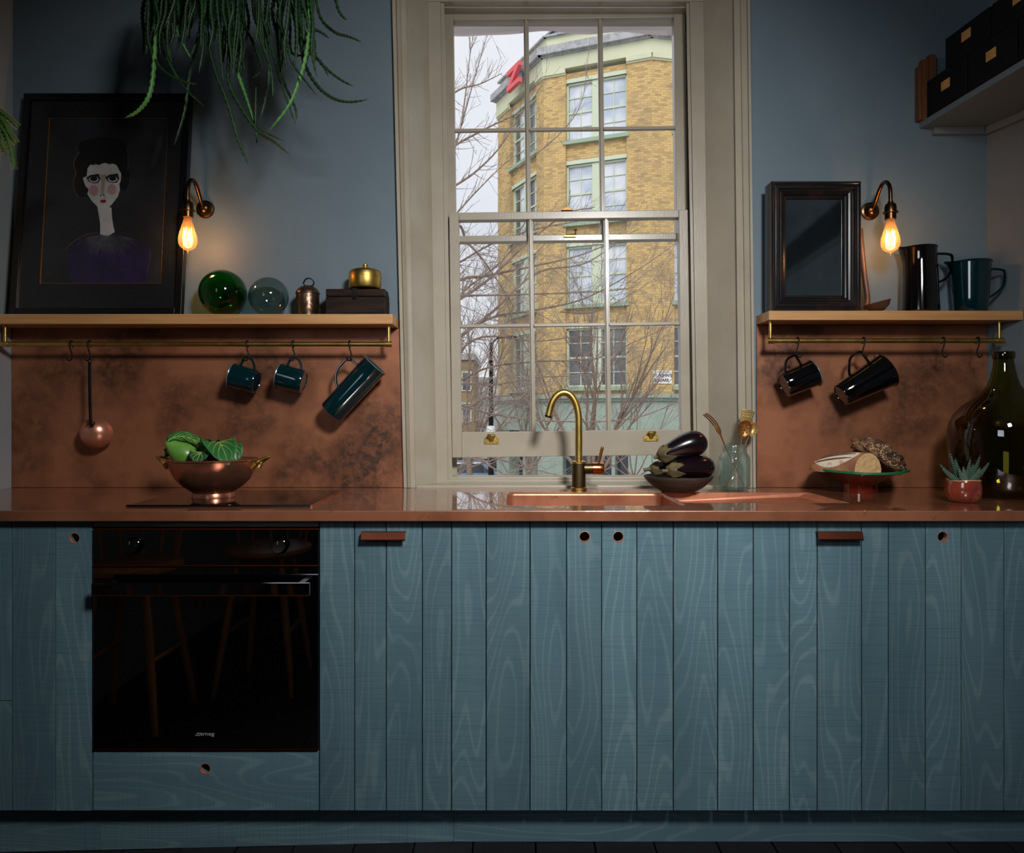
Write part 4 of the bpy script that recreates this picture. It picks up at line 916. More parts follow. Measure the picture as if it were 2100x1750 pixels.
# ------------------------------------------------------------------ wall lamps
def sconce(px, py, label):
    s = thing('wall_lamp', (P(px,0,YW).x, YW, P(0,py,YW).z), label, 'wall lamp', 'swan neck wall lamps', world=False)
    b = MB(); b.lathe([(.0,-.030),(.008,-.029),(.016,-.025),(.021,-.018),(.024,-.010),(.030,-.008),(.031,-.001),(0,-.001)], 40, (0,0,0), Matrix.Rotation(R(-90),3,'X')); b.build('wall_rose', M_brassd, s, smooth=True)
    pts = spline([(0,-.024,.004),(0,-.046,.026),(0,-.068,.052),(0,-.092,.068),(0,-.118,.064),(0,-.138,.040),(0,-.142,.006),(0,-.142,-.014)], 5)
    b = MB(); b.tube(pts, .0066, 14); b.build('swan_neck', M_brassd, s, smooth=True)
    o = Vector((0,-.142,-.014))
    b = MB(); b.lathe([(0,.006),(.009,.006),(.010,0),(.016,-.002),(.0175,-.008),(.0185,-.010),(.0185,-.026),(.0235,-.028),(.0235,-.031),(.0175,-.033),(.0175,-.052),(.0,-.052)], 36, o); b.build('lamp_holder', M_brassd, s, smooth=True)
    z0 = -.052
    prof = [(.0125,z0+.004),(.0130,z0-.008),(.0165,z0-.020),(.0225,z0-.040),(.0280,z0-.060),(.0300,z0-.074),(.0285,z0-.088),(.0230,z0-.099),(.0140,z0-.106),(.0060,z0-.109),(.0030,z0-.112),(.0022,z0-.118),(.0004,z0-.120)]
    b = MB(); b.lathe(prof, 40, o); bl = b.build('bulb', M_bulb, s, smooth=True, angle=80)
    b = MB(); b.tube([o+Vector((0,0,z0)), o+Vector((0,0,z0-.030)), o+Vector((0,0,z0-.095))], [.004,.0022,.0008], 8); b.build('glass_stem', M_bulb, bl, smooth=True)
    f = MB(); n = 8; pts = []
    for k in range(n+1):
        a = 2*math.pi*k/n; pts.append(o+Vector((.0125*math.cos(a), .0125*math.sin(a), z0-(.036 if k % 2 == 0 else .090)+(0 if k % 2 == 0 else -.0))))
    f.tube(pts, .00115, 6); fl = f.build('filament', M_fil, bl)
    l = bpy.data.lights.new('bulb_light', 'POINT'); l.energy = 1.25; l.color = (1.0, .60, .27); l.shadow_soft_size = .02
    lo = bpy.data.objects.new('bulb_light', l); COL.objects.link(lo); lo.parent = s; lo.location = o+Vector((0,0,z0-.063))
    return s
sconce(422, 430, 'antique brass swan neck wall lamp with glowing bulb, beside the portrait')
sconce(1783, 434, 'antique brass swan neck wall lamp with glowing bulb, beside the mirror')

# ------------------------------------------------------------------ left shelf things
zs1 = ZS1+.0005
def put(px, Y): return Vector((P(px,0,Y).x, Y, zs1))
def ball(px, Y, r, m, label):
    c = put(px, Y); b = MB(); b.sphere((c.x, c.y, c.z+r), r, 64, 40); o = b.build('glass_float', m, base=c, smooth=True, angle=80); tag(o, label, 'glass ball')
    b = MB(); b.lathe([(0,-.002),(.008,-.003),(.012,0),(.006,.004)], 16, (c.x+.3*r, c.y-.5*r, c.z+.16*r)); return o
ball(457, 2.474, .0775, M_gball, 'large deep green glass ball on the left shelf')
ball(551, 2.478, .0655, M_gball2, 'smaller smoky grey glass ball between the green ball and the bell')
bl = thing('cow_bell', put(631, 2.48), 'old hammered metal bell with a loop handle on the left shelf', 'bell')
c = put(631, 2.48); M_bell = mat('hammered_bronze', (120,96,78), .32, .9, col2=(82,62,48), nscale=22, ndet=5, bump=.5, bscale=60)
b = MB(); b.lathe([(.036,.0),(.0395,.001),(.0395,.004),(.0385,.006),(.0385,.074),(.0405,.076),(.0400,.080),(.036,.088),(.027,.097),(.014,.103),(.0001,.105)], 44, c); b.build('bell_body', M_bell, bl, smooth=True)
b = MB(); b.tube(spline([c+Vector((-.006,0,.102)), c+Vector((-.014,0,.112)), c+Vector((-.006,0,.126)), c+Vector((.008,0,.128)), c+Vector((.020,0,.118)), c+Vector((.019,0,.106)), c+Vector((.010,0,.103))],6), .006, 8, flat=.28, up=(1,0,0)); b.build('loop_handle', M_iron, bl, smooth=True)
bx = thing('wooden_box', put(736, 2.485), 'dark worn wooden box with hinged lid under the brass pot', 'box')
M_box = mat('dark_worn_wood', (44,25,16), .6, spec=.2, col2=(20,12,8), nscale=3, ndet=6, stretch=(3,3,18), lo=.4, hi=.6, bump=.5, bscale=4, bstretch=(6,6,60), coat=.0, crough=.3)
x0, x1 = P(668,0,2.44).x, P(789,0,2.44).x; yb0, yb1 = 2.44, 2.535
b = MB(); b.box((x0,yb0,zs1),(x1,yb1,zs1+.060)); b.box((x0-.001,yb0-.0015,zs1),(x1+.001,yb1,zs1+.008)); b.build('box_body', M_box, bx, bev=.0018)
b = MB(); b.hexa([(x0,yb0,zs1+.0615),(x1,yb0,zs1+.0615),(x1,yb1,zs1+.0615),(x0,yb1,zs1+.0615),(x0,yb0,zs1+.086),(x1,yb0,zs1+.086),(x1-.004,yb1,zs1+.090),(x0+.004,yb1,zs1+.090)]); b.build('lid', M_box, bx, bev=.002)
b = MB(); xm = (x0+x1)/2; b.box((xm-.010,yb0-.003,zs1+.050),(xm+.006,yb0,zs1+.088)); b.sphere((xm-.002,yb0-.005,zs1+.058),.005,10,8); b.build('hasp', M_iron, bx, bev=.0005)
c = Vector((P(749,0,2.485).x, 2.485, zs1+.0905))
bp_ = thing('brass_pot', c, 'round brass pot with a lid standing on the dark wooden box', 'pot')
b = MB(); b.lathe([(0,0),(.040,0),(.0515,.003),(.054,.008),(.0545,.034),(.0545,.040)], 48, c); b.build('pot_body', M_brass, bp_, smooth=True)
b = MB(); b.lathe([(.0555,.040),(.0555,.042),(.0545,.043),(.0535,.058),(.050,.064),(.040,.068),(.020,.0705),(.012,.071),(.010,.0745),(.0065,.076),(.0065,.078),(.009,.081),(.0085,.086),(.004,.089),(.0001,.0895)], 48, c); b.tube([c+Vector((-.028,0,.0705)), c+Vector((-.012,0,.0755)), c+Vector((.012,0,.0755))], .003, 8, flat=.5); b.build('lid', M_brass, bp_, smooth=True)

# ------------------------------------------------------------------ right shelf things
zs2 = ZS2+.0005
Ym = 2.437; mx0, mx1 = P(1583,0,Ym).x, P(1767,0,Ym).x; mz1 = P(0,371,Ym).z
mr = thing('framed_mirror', ((mx0+mx1)/2, Ym+.03, zs2), 'small mirror in a deep dark moulded frame standing on the right shelf', 'mirror')
M_mfr = mat('ebonised_worn_wood', (18,16,18), .25, col2=(54,32,22), nscale=9, ndet=6, lo=.52, hi=.75, coat=.5, crough=.12)
def mframe(prof):   # prof: (inset, depth) pairs from the outer edge inwards
    b = MB(); n = len(prof); vs = []
    for cx_, cz_, sx, sz in ((mx0,zs2,1,1),(mx1,zs2,-1,1),(mx1,mz1,-1,-1),(mx0,mz1,1,-1)):
        for i, y in prof: vs.append((cx_+sx*i, Ym+y, cz_+sz*i))
    fs = []
    for k in range(4):
        l = (k+1) % 4
        for i in range(n-1): fs.append((k*n+i, l*n+i, l*n+i+1, k*n+i+1))
    return b.add(vs, fs)
b = mframe([(0,.066),(0,.004),(.003,0),(.008,0),(.011,.004),(.014,.004),(.017,.001),(.023,.001),(.027,.007),(.032,.008),(.036,.005),(.041,.007),(.045,.014),(.049,.016),(.053,.016),(.056,.022),(.056,.026)])
b.build('frame', M_mfr, mr, smooth=True, angle=25, recalc=True)
ins = (P(1599,0,Ym).x-mx0); b = MB(); b.box((mx0+.052,Ym+.024,zs2+.052),(mx1-.052,Ym+.027,mz1-.052)); b.build('mirror_glass', M_mirror, mr)
b = MB(); b.box((mx0+.002,Ym+.03,zs2+.002),(mx1-.002,Ym+.066,mz1-.002)); b.build('backboard', mat('old_backboard', (96,70,44), .8, col2=(70,50,32), nscale=4), mr)
ml_ = thing('wooden_ladle', (P(1800,0,2.49).x, 2.49, zs2), 'old wooden ladle leaning behind the mirror with its bowl on the shelf', 'ladle')
M_wood = mat('dark_turned_wood', (84,54,38), .5, col2=(78,50,36), nscale=6, stretch=(1,1,1), coat=.2, crough=.3, bump=.2, bscale=40)
c = Vector((P(1800,0,2.47).x, 2.470, zs2+.026))
b = MB(); Mt = Matrix.Rotation(R(22),3,'Y').inverted()
b.lathe([(.0001,-.024),(.018,-.022),(.033,-.010),(.042,.006),(.0435,.009),(.041,.009),(.031,-.006),(.016,-.017),(.0001,-.019)], 36, c, Matrix.Rotation(R(-14),3,'Y')); b.build('bowl', M_wood, ml_, smooth=True)
b = MB(); b.tube(spline([c+Vector((-.036,.01,-.008)), P(1779,612,2.50), P(1772,560,2.512), P(1768,520,2.525), P(1764,470,2.535)],5), [.009]*21, 10); b.build('handle', M_wood, ml_, smooth=True)

# ------------------------------------------------------------------ high shelf on the right wall
M_shp = mat('painted_shelf', (98,112,122), .5); M_shu = mat('painted_shelf_grey', (110,116,118), .6)
q0 = P(1885,252,YW); xf = lambda Y: q0.x+(YW-Y)*.1; zt = q0.z
b = MB(); y0, y1 = -.4, YW-.001
b.prism([(xf(y0),y0,zt-.02),(xr(y0)-.001,y0,zt-.02),(xr(2.423)-.001,2.423,zt-.02),(xr(y1)-.001,y1,zt-.02),(xf(y1),y1,zt-.02)], (0,0,.02))
hs = b.build('wall_shelf', M_shp, base=(1.62, 1.1, zt-.02), bev=.001); tag(hs, 'high painted shelf on the right wall carrying dark boxes', 'shelf'); hs['base_pt'] = (1.62,1.1,zt-.02)
bt = MB(); bt.box((P(1910,0,YW).x, YW-.02, zt-.045), (xr(YW)-.022, YW-.001, zt-.0205)); bt.prism([(xr(y0)-.02,y0,zt-.045),(xr(y0)-.001,y0,zt-.045),(xr(2.423)-.001,2.423,zt-.045),(xr(y1)-.001,y1,zt-.045),(xr(y1)-.02,y1,zt-.045),(xr(2.423)-.02,2.423,zt-.045)], (0,0,.0245)); bt.build('batten', M_shu, hs)
M_bkb = mat('brown_wood_board', (110,66,26), .6, col2=(84,48,18), nscale=2, stretch=(30,30,2)); M_blk3 = mat('black_box_card', (9,10,12), .7, spec=.25); M_lab = mat('tan_paper_label', (206,156,84), .7, col2=(190,140,72), nscale=60)
for k, (px0, px1, h, lb) in enumerate(((1884,1891,.188,'brown wooden board standing on the high shelf, nearest the picture middle'),(1892,1905,.210,'brown wooden board sandwiched between two others on the high shelf'),(1906.5,1920,.227,'brown wooden board standing against the black boxes on the high shelf'))):
    b = MB(); x = P(px0,0,2.526).x; b.box((x, 2.526, zt+.0006), (P(px1,0,2.526).x, 2.549, zt+h)); o = b.build('wooden_board', M_bkb, base=(x,2.54,zt), bev=.001); tag(o, lb, 'board', 'boards on the high shelf')
def sbox(ya, yb, z0, h, label, off=0):
    r = thing('storage_box', (xf((ya+yb)/2)+.05, (ya+yb)/2, z0), label, 'box', 'black boxes on the high shelf')
    b = MB(); X = lambda y: xf(y)+.006+off
    b.hexa([(X(ya),ya,z0),(X(ya)+.17,ya,z0),(X(yb)+.17,yb,z0),(X(yb),yb,z0),(X(ya),ya,z0+h),(X(ya)+.17,ya,z0+h),(X(yb)+.17,yb,z0+h),(X(yb),yb,z0+h)]); b.build('box_body', M_blk3, r, bev=.0015)
    ym = (ya+yb)/2; b = MB(); w = .040; zc = z0+h*.48
    b.hexa([(X(ym-w/2)-.002,ym-w/2,zc),(X(ym-w/2)-.0005,ym-w/2,zc),(X(ym+w/2)-.0005,ym+w/2,zc),(X(ym+w/2)-.002,ym+w/2,zc),(X(ym-w/2)-.002,ym-w/2,zc+.030),(X(ym-w/2)-.0005,ym-w/2,zc+.030),(X(ym+w/2)-.0005,ym+w/2,zc+.030),(X(ym+w/2)-.002,ym+w/2,zc+.030)]); lb = b.build('label', M_lab, r)
    b = MB(); b.tube([(X(ym)-.003, ym+.026*math.cos(R(a)), zc-.004-.018*math.sin(R(a))) for a in range(0,181,15)], .0012, 6); b.build('pull_ring', M_brassd, r)
sbox(2.335, 2.52, zt+.0008, .128, 'black box with tan label on the high shelf, bottom row beside the boards')
sbox(2.13, 2.325, zt+.0008, .128, 'black box with tan label on the high shelf, second in the bottom row')
sbox(1.92, 2.12, zt+.0008, .128, 'black box with tan label on the high shelf, bottom row at the picture edge')
sbox(2.235, 2.43, zt+.1304, .098, 'black box with tan label on the high shelf, upper row nearer the back wall')
sbox(2.02, 2.225, zt+.1304, .098, 'black box with tan label on the high shelf, upper row nearer the room')

# ------------------------------------------------------------------ worktop things
zc_ = ZT+.0006
def on(px, Y, z=zc_): return Vector((P(px,0,Y).x, Y, z))
# footed copper bowl
Yb = 2.2; zh = ZT+.006; c = on(438, Yb, zh)
cb = thing('copper_bowl', c, 'footed copper bowl with two brass handles holding greens on the hob', 'bowl')
cu = mat('polished_old_copper', (206,142,114), .27, .88, col2=(160,102,78), nscale=7, ndet=5, lo=.4, hi=.7)
b = MB(); b.lathe([(0,.012),(.045,.012),(.056,.010),(.059,.0),(.061,.0),(.060,.010),(.058,.014),(.064,.019),(.084,.032),(.104,.052),(.118,.076),(.1255,.098),(.1275,.108),(.131,.110),(.1315,.113),(.129,.115),(.126,.113),(.1235,.100),(.114,.074),(.100,.052),(.078,.032),(.05,.022),(0,.019)], 64, c); b.build('bowl_body', cu, cb, smooth=True)
for s in (-1, 1):
    b = MB(); e = c+Vector((s*.122,0,.102)); 
    b.tube(spline([c+Vector((s*.124,-.030,.088)), c+Vector((s*.133,-.030,.100)), c+Vector((s*.148,-.028,.112)), c+Vector((s*.163,-.014,.119)), c+Vector((s*.167,0,.121)), c+Vector((s*.163,.014,.119)), c+Vector((s*.148,.028,.112)), c+Vector((s*.133,.030,.100)), c+Vector((s*.124,.030,.088))],5), [.0075 if (i < 6 or i > 34) else .0042 for i in range(41)], 8); b.build('handle', M_brass, cb, smooth=True)
M_leaf = mat('green_leaf', (46,110,50), .45, col2=(34,88,46), nscale=20, coat=.2, crough=.25, bump=.3, bscale=40); M_vein = mat('pale_leaf_vein', (150,190,90), .5); M_stalk = mat('pale_green_cabbage', (118,166,74), .4, col2=(82,136,50), nscale=5, coat=.25, crough=.2)
M_leafd = mat('dark_green_leaf', (30,84,48), .5, col2=(24,70,42), nscale=20, coat=.15, crough=.3)
def leaf(parent, fn, nu=14, nv=14, m=M_leaf, veins=5):
    b = MB(); b.grid(fn, nu, nv); l = b.build('leaf', m, parent, smooth=True, recalc=False, solid=.0009, angle=80)
    b = MB(); off = Vector((0,-.0012,.0008))
    b.tube([fn(i/12,.5)+off for i in range(13)], [.0021*(1-.7*i/12) for i in range(13)], 6)
    for k in range(1, veins+1):
        for sd in (-1, 1):
            b.tube([fn(min(k/(veins+1)*.8+.28*t, 1), .5+sd*.42*t)+off for t in (0,.25,.5,.75,1)], [.0011,.001,.0008,.0006,.0004], 5)
    b.build('leaf_veins', M_vein, l, smooth=True)
cg = thing('cabbage', P(375,945,2.2), 'pointed pale green cabbage lying in the left of the copper bowl', 'cabbage')
K0 = P(343,908,2.17); K1 = P(402,948,2.20)
ax = (K1-K0).normalized(); Mq = ax.to_track_quat('Z','Y').to_matrix()
b = MB(); b.lathe([(.0001,-.004),(.008,-.004),(.012,.004),(.020,.014),(.030,.032),(.038,.052),(.040,.070),(.034,.088),(.018,.100),(.0001,.104)], 36, K0, Mq)
for v in b.v: v += Vector((0,0,1))*.0012*math.sin(9*math.atan2((v-K0).z, (v-K0).y))
b.build('heart', M_stalk, cg, smooth=True, angle=80)
def bez(p0, p1, p2, t): return p0*(1-t)**2+p1*2*t*(1-t)+p2*t*t
def ribbon(a, m_, e, wdt, side, curl=.3, ruf=.002, w0=.25):
    a, m_, e, side = Vector(a), Vector(m_), Vector(e), Vector(side)
    def fn(u, v):
        p = bez(a, m_, e, u); w = wdt*(w0+(1-w0)*math.sin(math.pi*min(u*.9+.08,1))**.7)*(1 if u < .85 else max(0,1-((u-.85)/.15)**2*.9)); s = (v-.5)*2
        t = (bez(a,m_,e,min(u+.02,1))-bez(a,m_,e,max(u-.02,0))).normalized(); sd = (side-t*side.dot(t)).normalized(); n = t.cross(sd)
        return p+sd*s*w+n*(curl*w*s*s)+n*ruf*math.sin(s*7+u*19)*abs(s)
    return fn
leaf(cg, ribbon(P(348,905,2.19), P(372,888,2.20), P(425,921,2.20), .022, (0,1,.5), .5), m=M_leaf)
leaf(cg, ribbon(P(345,905,2.16), P(375,880,2.165), P(424,922,2.17), .016, (.1,-.3,1), -.3), m=M_leaf)
leaf(cg, ribbon(P(352,925,2.21), P(342,928,2.20), P(335,932,2.18), .014, (.2,.5,.8), .2), m=M_leafd)
gr = thing('leafy_greens', P(460,945,2.2), 'loose dark green cabbage leaves heaped in the right of the copper bowl', 'greens')
leaf(gr, ribbon(P(442,950,2.20), P(440,862,2.15), P(470,955,2.10), .048, (1,.25,.05), .25), m=M_leaf)
leaf(gr, ribbon(P(425,950,2.18), P(418,905,2.14), P(402,952,2.105), .036, (1,.1,.1), .2), m=M_leafd)
leaf(gr, ribbon(P(405,945,2.2), P(432,900,2.17), P(442,930,2.13), .026, (.5,-.4,.8), .2), m=M_leafd)
leaf(gr, ribbon(P(450,950,2.22), P(470,880,2.19), P(487,950,2.18), .034, (1,.4,-.15), .3), m=M_leaf)

# tap
Yt = 2.467; T = on(1187, Yt)
tp = thing('kitchen_tap', T, 'aged brass kitchen mixer tap with a swan neck spout behind the sink', 'tap')
b = MB(); b.lathe([(0,0),(.028,0),(.028,.008),(.0245,.010)], 40, T); b.build('base_collar', M_brass, tp, smooth=True); b = MB(); b.lathe([(.0245,.0885),(.0245,.095),(.0195,.098),(.0128,.099)], 40, T); b.build('top_collar', M_brass, tp, smooth=True)
b = MB(); b.lathe([(.0,.0095),(.0238,.0095),(.0238,.088),(0,.088)], 40, T); b.build('body', M_brasg, tp, smooth=True, bev=.001)
zz = lambda py, Y=Yt: P(0,py,Y).z
nk = [T+Vector((0,0,.09)), P(1187,880,Yt), P(1186,850,Yt), P(1180,826,Yt), P(1169,810,Yt), P(1155,805,Yt), P(1141,812,Yt), P(1131,828,Yt), P(1124,855,Yt)]
nk = [nk[0]]+[Vector((p.x, Yt-.0*i, p.z)) for i, p in enumerate(nk[1:])]
b = MB(); b.tube(spline(nk, 8), .0122, 24, up=(0,1,0)); b.build('spout', M_brass, tp, smooth=True)
e = nk[-1]; dv = (nk[-1]-nk[-2]).normalized(); b = MB(); b.lathe([(.0090,.0),(.0128,0),(.0128,.005),(.0105,.007),(.0085,.006)], 28, e-dv*.004, dv.to_track_quat('Z','Y').to_matrix()); b.build('aerator', M_brassd, tp, smooth=True)
v0 = Vector((T.x, Yt, zz(961))); Ry = Matrix.Rotation(R(90),3,'Y')
b = MB(); b.lathe([(0,.018),(.0185,.018),(.0185,.046),(0,.046)], 32, v0, Ry); b.build('valve_arm', M_brasg, tp, smooth=True)
M_cart = mat('satin_copper_brass', (206,136,70), .24, 1)
b = MB(); b.lathe([(0,.0465),(.0205,.0465),(.0205,.064),(.0195,.0645),(.0205,.065),(.0205,.082),(.019,.084),(0,.084)], 36, v0, Ry); cv = b.build('valve', M_cart, tp, smooth=True)
b = MB(); b.tube([P(1228,948,Yt), P(1235,919,Yt)], [.0045,.0055], 14); b.sphere(P(1235,919,Yt), .0056, 12, 8); b.build('lever', M_cart, tp, smooth=True)

# bowl of aubergines
Yg = 2.40; c = on(1391, Yg)
wb_ = thing('wooden_bowl', c, 'shallow dark wooden bowl holding three aubergines beside the tap', 'bowl')
b = MB(); b.lathe([(0,0),(.052,0),(.058,.003),(.085,.020),(.104,.038),(.1125,.050),(.1125,.053),(.109,.053),(.098,.042),(.078,.026),(.05,.013),(0,.009)], 56, c)
b.build('bowl_body', mat('weathered_dark_wood', (66,56,46), .6, col2=(44,36,30), nscale=8, stretch=(1,1,6), bump=.3, bscale=30), wb_, smooth=True)
M_aub = mat('aubergine_skin', (20,8,16), .2, coat=.7, crough=.12, col2=(12,5,11), nscale=10); M_cal = mat('aubergine_calyx', (104,88,54), .6, col2=(74,68,40), nscale=18)
def aubergine(top, end, rmax, label, bend=(0,0,0), stem=.02, sdir=None, cs=1.0):
    top, end, bend = Vector(top), Vector(end), Vector(bend); L = (end-top).length; d = (end-top).normalized(); Q = d.to_track_quat('Z','Y').to_matrix()
    r = thing('aubergine', top, label, 'aubergine')
    pr = [(.0,.30),(.03,.42),(.10,.54),(.22,.66),(.36,.80),(.50,.92),(.64,1.0),(.76,.99),(.86,.86),(.93,.66),(.975,.42),(1.0,.02)]
    b = MB(); b.lathe([(max(rr*rmax,.0002), t*L) for t, rr in pr], 44, top, Q)
    for v in b.v:
        t = min(max((v-top).dot(d)/L,0),1); v += bend*math.sin(math.pi*t)
    b.build('skin', M_aub, r, smooth=True, angle=80, sub=1)
    b = MB(); n = 30; rr = rmax*.62*cs; k_ = []
    prof = [(-.006,.30),(.002,.62),(.012,.86),(.024,1.0),(.034,1.06)]
    vs = []
    for z, s in prof:
        for i in range(n):
            a = 2*math.pi*i/n; star = (.5+.5*math.cos(5*a+.6)); zz_ = z if z < .005 else z*(.35+1.15*star)
            vs.append(top+Q @ Vector((rr*s*math.cos(a)*(1+.06*star), rr*s*math.sin(a)*(1+.06*star), zz_)))
    b.add(vs, [(j*n+i, j*n+(i+1)%n, (j+1)*n+(i+1)%n, (j+1)*n+i) for j in range(len(prof)-1) for i in range(n)])
    b.build('calyx', M_cal, r, smooth=True, angle=80, solid=.0018)
    sd = Vector(sdir).normalized() if sdir else -d; b = MB(); b.tube([top+d*.004, top-d*.006+sd*.004, top+sd*stem*.6, top+sd*stem], [.011,.0065,.0055,.006], 10); b.build('stem', M_cal, r, smooth=True)
aubergine(P(1352,936,2.36), P(1449,903,2.385), .0440, 'topmost aubergine lying across the other two in the wooden bowl', (0,0,.006), .018, (-1,0,-.25))
aubergine(P(1371,966,2.325), P(1462,957,2.40), .0400, 'aubergine at the front right of the wooden bowl', (0,0,.002), .022, (-1,-.1,.0))
aubergine(P(1336,962,2.41), P(1425,955,2.47), .0350, 'aubergine pointing left at the back of the wooden bowl', (0,0,.004), .026, (-1,0,-.12))

# glass jar with utensils
Yj = 2.46; c = on(1506, Yj)
jr = thing('glass_jar', c, 'pale blue-green glass jar holding brass utensils by the window edge', 'jar')
b = MB(); b.lathe([(0,.003),(.044,.002),(.050,.006),(.0515,.014),(.0515,.104),(.050,.112),(.044,.121),(.0385,.126),(.0375,.131),(.0375,.140),(.0410,.143),(.0415,.150),(.0395,.153),(.0365,.151),(.0345,.140),(.0345,.129),(.041,.119),(.0470,.110),(.0480,.102),(.0480,.014),(.042,.009),(0,.008)], 48, c); b.build('jar_body', M_jar, jr, smooth=True, angle=60)
M_ut = mat('worn_brass_utensil', (160,112,58), .4, .7, col2=(124,82,42), nscale=18); M_ut2 = mat('pale_brass_utensil', (180,150,92), .42, .7)
def stick(p0, p1, r0=.0028, m=M_ut): b = MB(); b.tube([p0, p0.lerp(p1,.5), p1], [r0,r0*.9,r0*.8], 8, flat=.6); return b
def pin(px, py, Y): return P(px, py, Y)
fk = thing('serving_fork', pin(1522,995,2.475), 'long brass fork leaning left out of the glass jar', 'fork')
n0 = pin(1478,893,2.44); n1 = pin(1468,872,2.44)
b = MB(); b.tube([pin(1526,996,2.475), pin(1490,922,2.448), n0], [.0026,.0026,.0034], 8, flat=.6)
b.tube([n0, pin(1474,884,2.44), n1], [.0034,.0085,.0085], 10, flat=.25, up=(0,1,0)); b.build('handle', M_ut, fk, smooth=True)
for k in range(3):
    b = MB(); o = (k-1)*.0062; s_ = Vector((.9,0,.45)).normalized()*o; b.tube(spline([n1+s_, pin(1462,864,2.435)+s_*1.05, pin(1453,855,2.425)+s_*1.0, pin(1445,849,2.41)+s_*.9],4), [.0022]*12+[.0012], 6); b.build('tine', M_ut, fk, smooth=True)
def disc_tool(name, label, cat, p0, p1, c, rx, rz, m, holes, rect=False):
    r = thing(name, p0, label, cat); d = (p1-p0).normalized(); sd = d.cross(Vector((0,1,0))).normalized()
    b = stick(p0, p1+d*.006, .0030); b.build('handle', m, r, smooth=True)
    n = 34; b = MB(); vs = []; fs = []
    def mp_(u, v):
        if rect: return u*rx*(.76+.24*(v+1)/2), v*rz+(rz*.14*(1-u*u) if v > 0 else 0)*v
        return rx*u*math.sqrt(1-v*v/2), rz*v*math.sqrt(1-u*u/2)
    for i in range(n+1):
        for j in range(n+1):
            x, z = mp_(-1+2*i/n, -1+2*j/n)
            dep = .009*(1-min((x/rx)**2+(z/rz)**2,1)) if not rect else .002*(x/rx)**2
            vs.append(c+sd*x+d*z+Vector((0,dep,0)))
    for i in range(n):
        for j in range(n):
            x, z = mp_(-1+2*(i+.5)/n, -1+2*(j+.5)/n)
            if any((x-hx)**2+(z-hz)**2 < .0019**2 for hx, hz in holes): continue
            fs.append((i*(n+1)+j, (i+1)*(n+1)+j, (i+1)*(n+1)+j+1, i*(n+1)+j+1))
    b.add(vs, fs)
    b.build('head', m, r, smooth=True, recalc=True, solid=.0012, angle=80)
p0 = pin(1490,998,2.475); cc = pin(1527,879,2.44); p1 = pin(1520,897,2.44)
disc_tool('slotted_spoon', 'round copper-coloured straining spoon with holes in the glass jar', 'spoon', p0, p1, cc, .0240, .0285, M_ut, [(-.012,-.012),(-.002,-.017),(-.004,-.006),(.008,-.010),(-.012,.0),(.003,.002),(.013,.000),(-.006,.009),(.006,.012),(-.013,.011),(.014,.010),(.002,-.022)])
p0 = pin(1497,996,2.49); cc = pin(1531,858,2.465); p1 = pin(1529,874,2.465)
disc_tool('slotted_turner', 'brass slotted turner standing tallest in the glass jar', 'spatula', p0, p1, cc, .0225, .0260, M_ut2, [(x_, z_) for z_ in (.008,.017) for x_ in (-.014,-.007,.007,.014)]+[(0,.008),(0,.018)], rect=True)
p0 = pin(1493,1000,2.45); cc = pin(1544,881,2.445); p1 = pin(1534,899,2.445)
disc_tool('small_spoon', 'small brass spoon leaning right in the glass jar', 'spoon', p0, p1, cc, .0155, .0235, M_ut2, [])

# plate with bread
Ypl = 2.395; c = on(1764, Ypl)
DH = 1.17
pl = thing('footed_dish', c, 'red enamel footed dish with a chipped green rim holding bread', 'dish')
M_rede = mat('red_enamel', (118,34,18), .14, coat=.7, crough=.05, col2=(96,24,12), nscale=6); M_gre = mat('green_enamel_rim', (24,120,72), .2, coat=.6, col2=(20,104,64), nscale=10, col3=(170,140,90), n3=26, lo3=.66, hi3=.7)
b = MB(); b.lathe([(0,.004),(.046,.004),(.049,0),(.051,0),(.050,.022),(.060,.030),(.095,.046),(.128,.060),(.124,.062),(.092,.050),(.056,.034),(0,.032)], 64, c)
for v in b.v: v.z = c.z+(v.z-c.z)*DH
b.build('dish_body', M_rede, pl, smooth=True)
b = MB(); b.lathe([(.122,.0560),(.136,.0590),(.1435,.0615),(.1445,.0675),(.136,.0670),(.122,.0625)], 64, c)
for v in b.v: v.z = c.z+(v.z-c.z)*DH+.003*math.cos(2*math.atan2(v.y-c.y, v.x-c.x)+.4)-.002
b.build('dish_rim', M_gre, pl, smooth=True)
M_crust = mat('floured_crust', (124,76,46), .75, col2=(164,118,80), nscale=14, ndet=5, lo=.40, hi=.64, bump=.5, bscale=50); M_crumb = mat('bread_crumb', (214,178,126), .9, col2=(196,156,104), nscale=60, bump=.6, bscale=120, col3=(176,130,84), n3=120)
Bc = Vector((P(1779,0,2.325).x, 2.325, c.z+.070)); dirn = Vector((-.150,.075,0)); Ll = dirn.length; dn = dirn.normalized(); sn = Vector((-dn.y, dn.x, 0))*-1
if sn.x < 0: sn = -sn
sn = Vector((.97,.24,0)).normalized()
def loaf_sec(t, a):
    w = .051*math.sqrt(max(1-(t**2.6),0)); h = .058*math.sqrt(max(1-(t**2.4),0)); x = w*math.cos(a); z = h*max(math.sin(a),-.12)
    return Bc+dirn*t*.98+sn*x*1.0+Vector((0,0,z+.004))
br1 = thing('bread_loaf', Bc, 'floured scored loaf with its pale cut face showing, at the front of the dish', 'bread')
b = MB(); n = 40; ts = [0,.08,.18,.3,.42,.55,.68,.8,.9,.96,.995]
vs = [loaf_sec(t, 2*math.pi*i/n) for t in ts for i in range(n)]
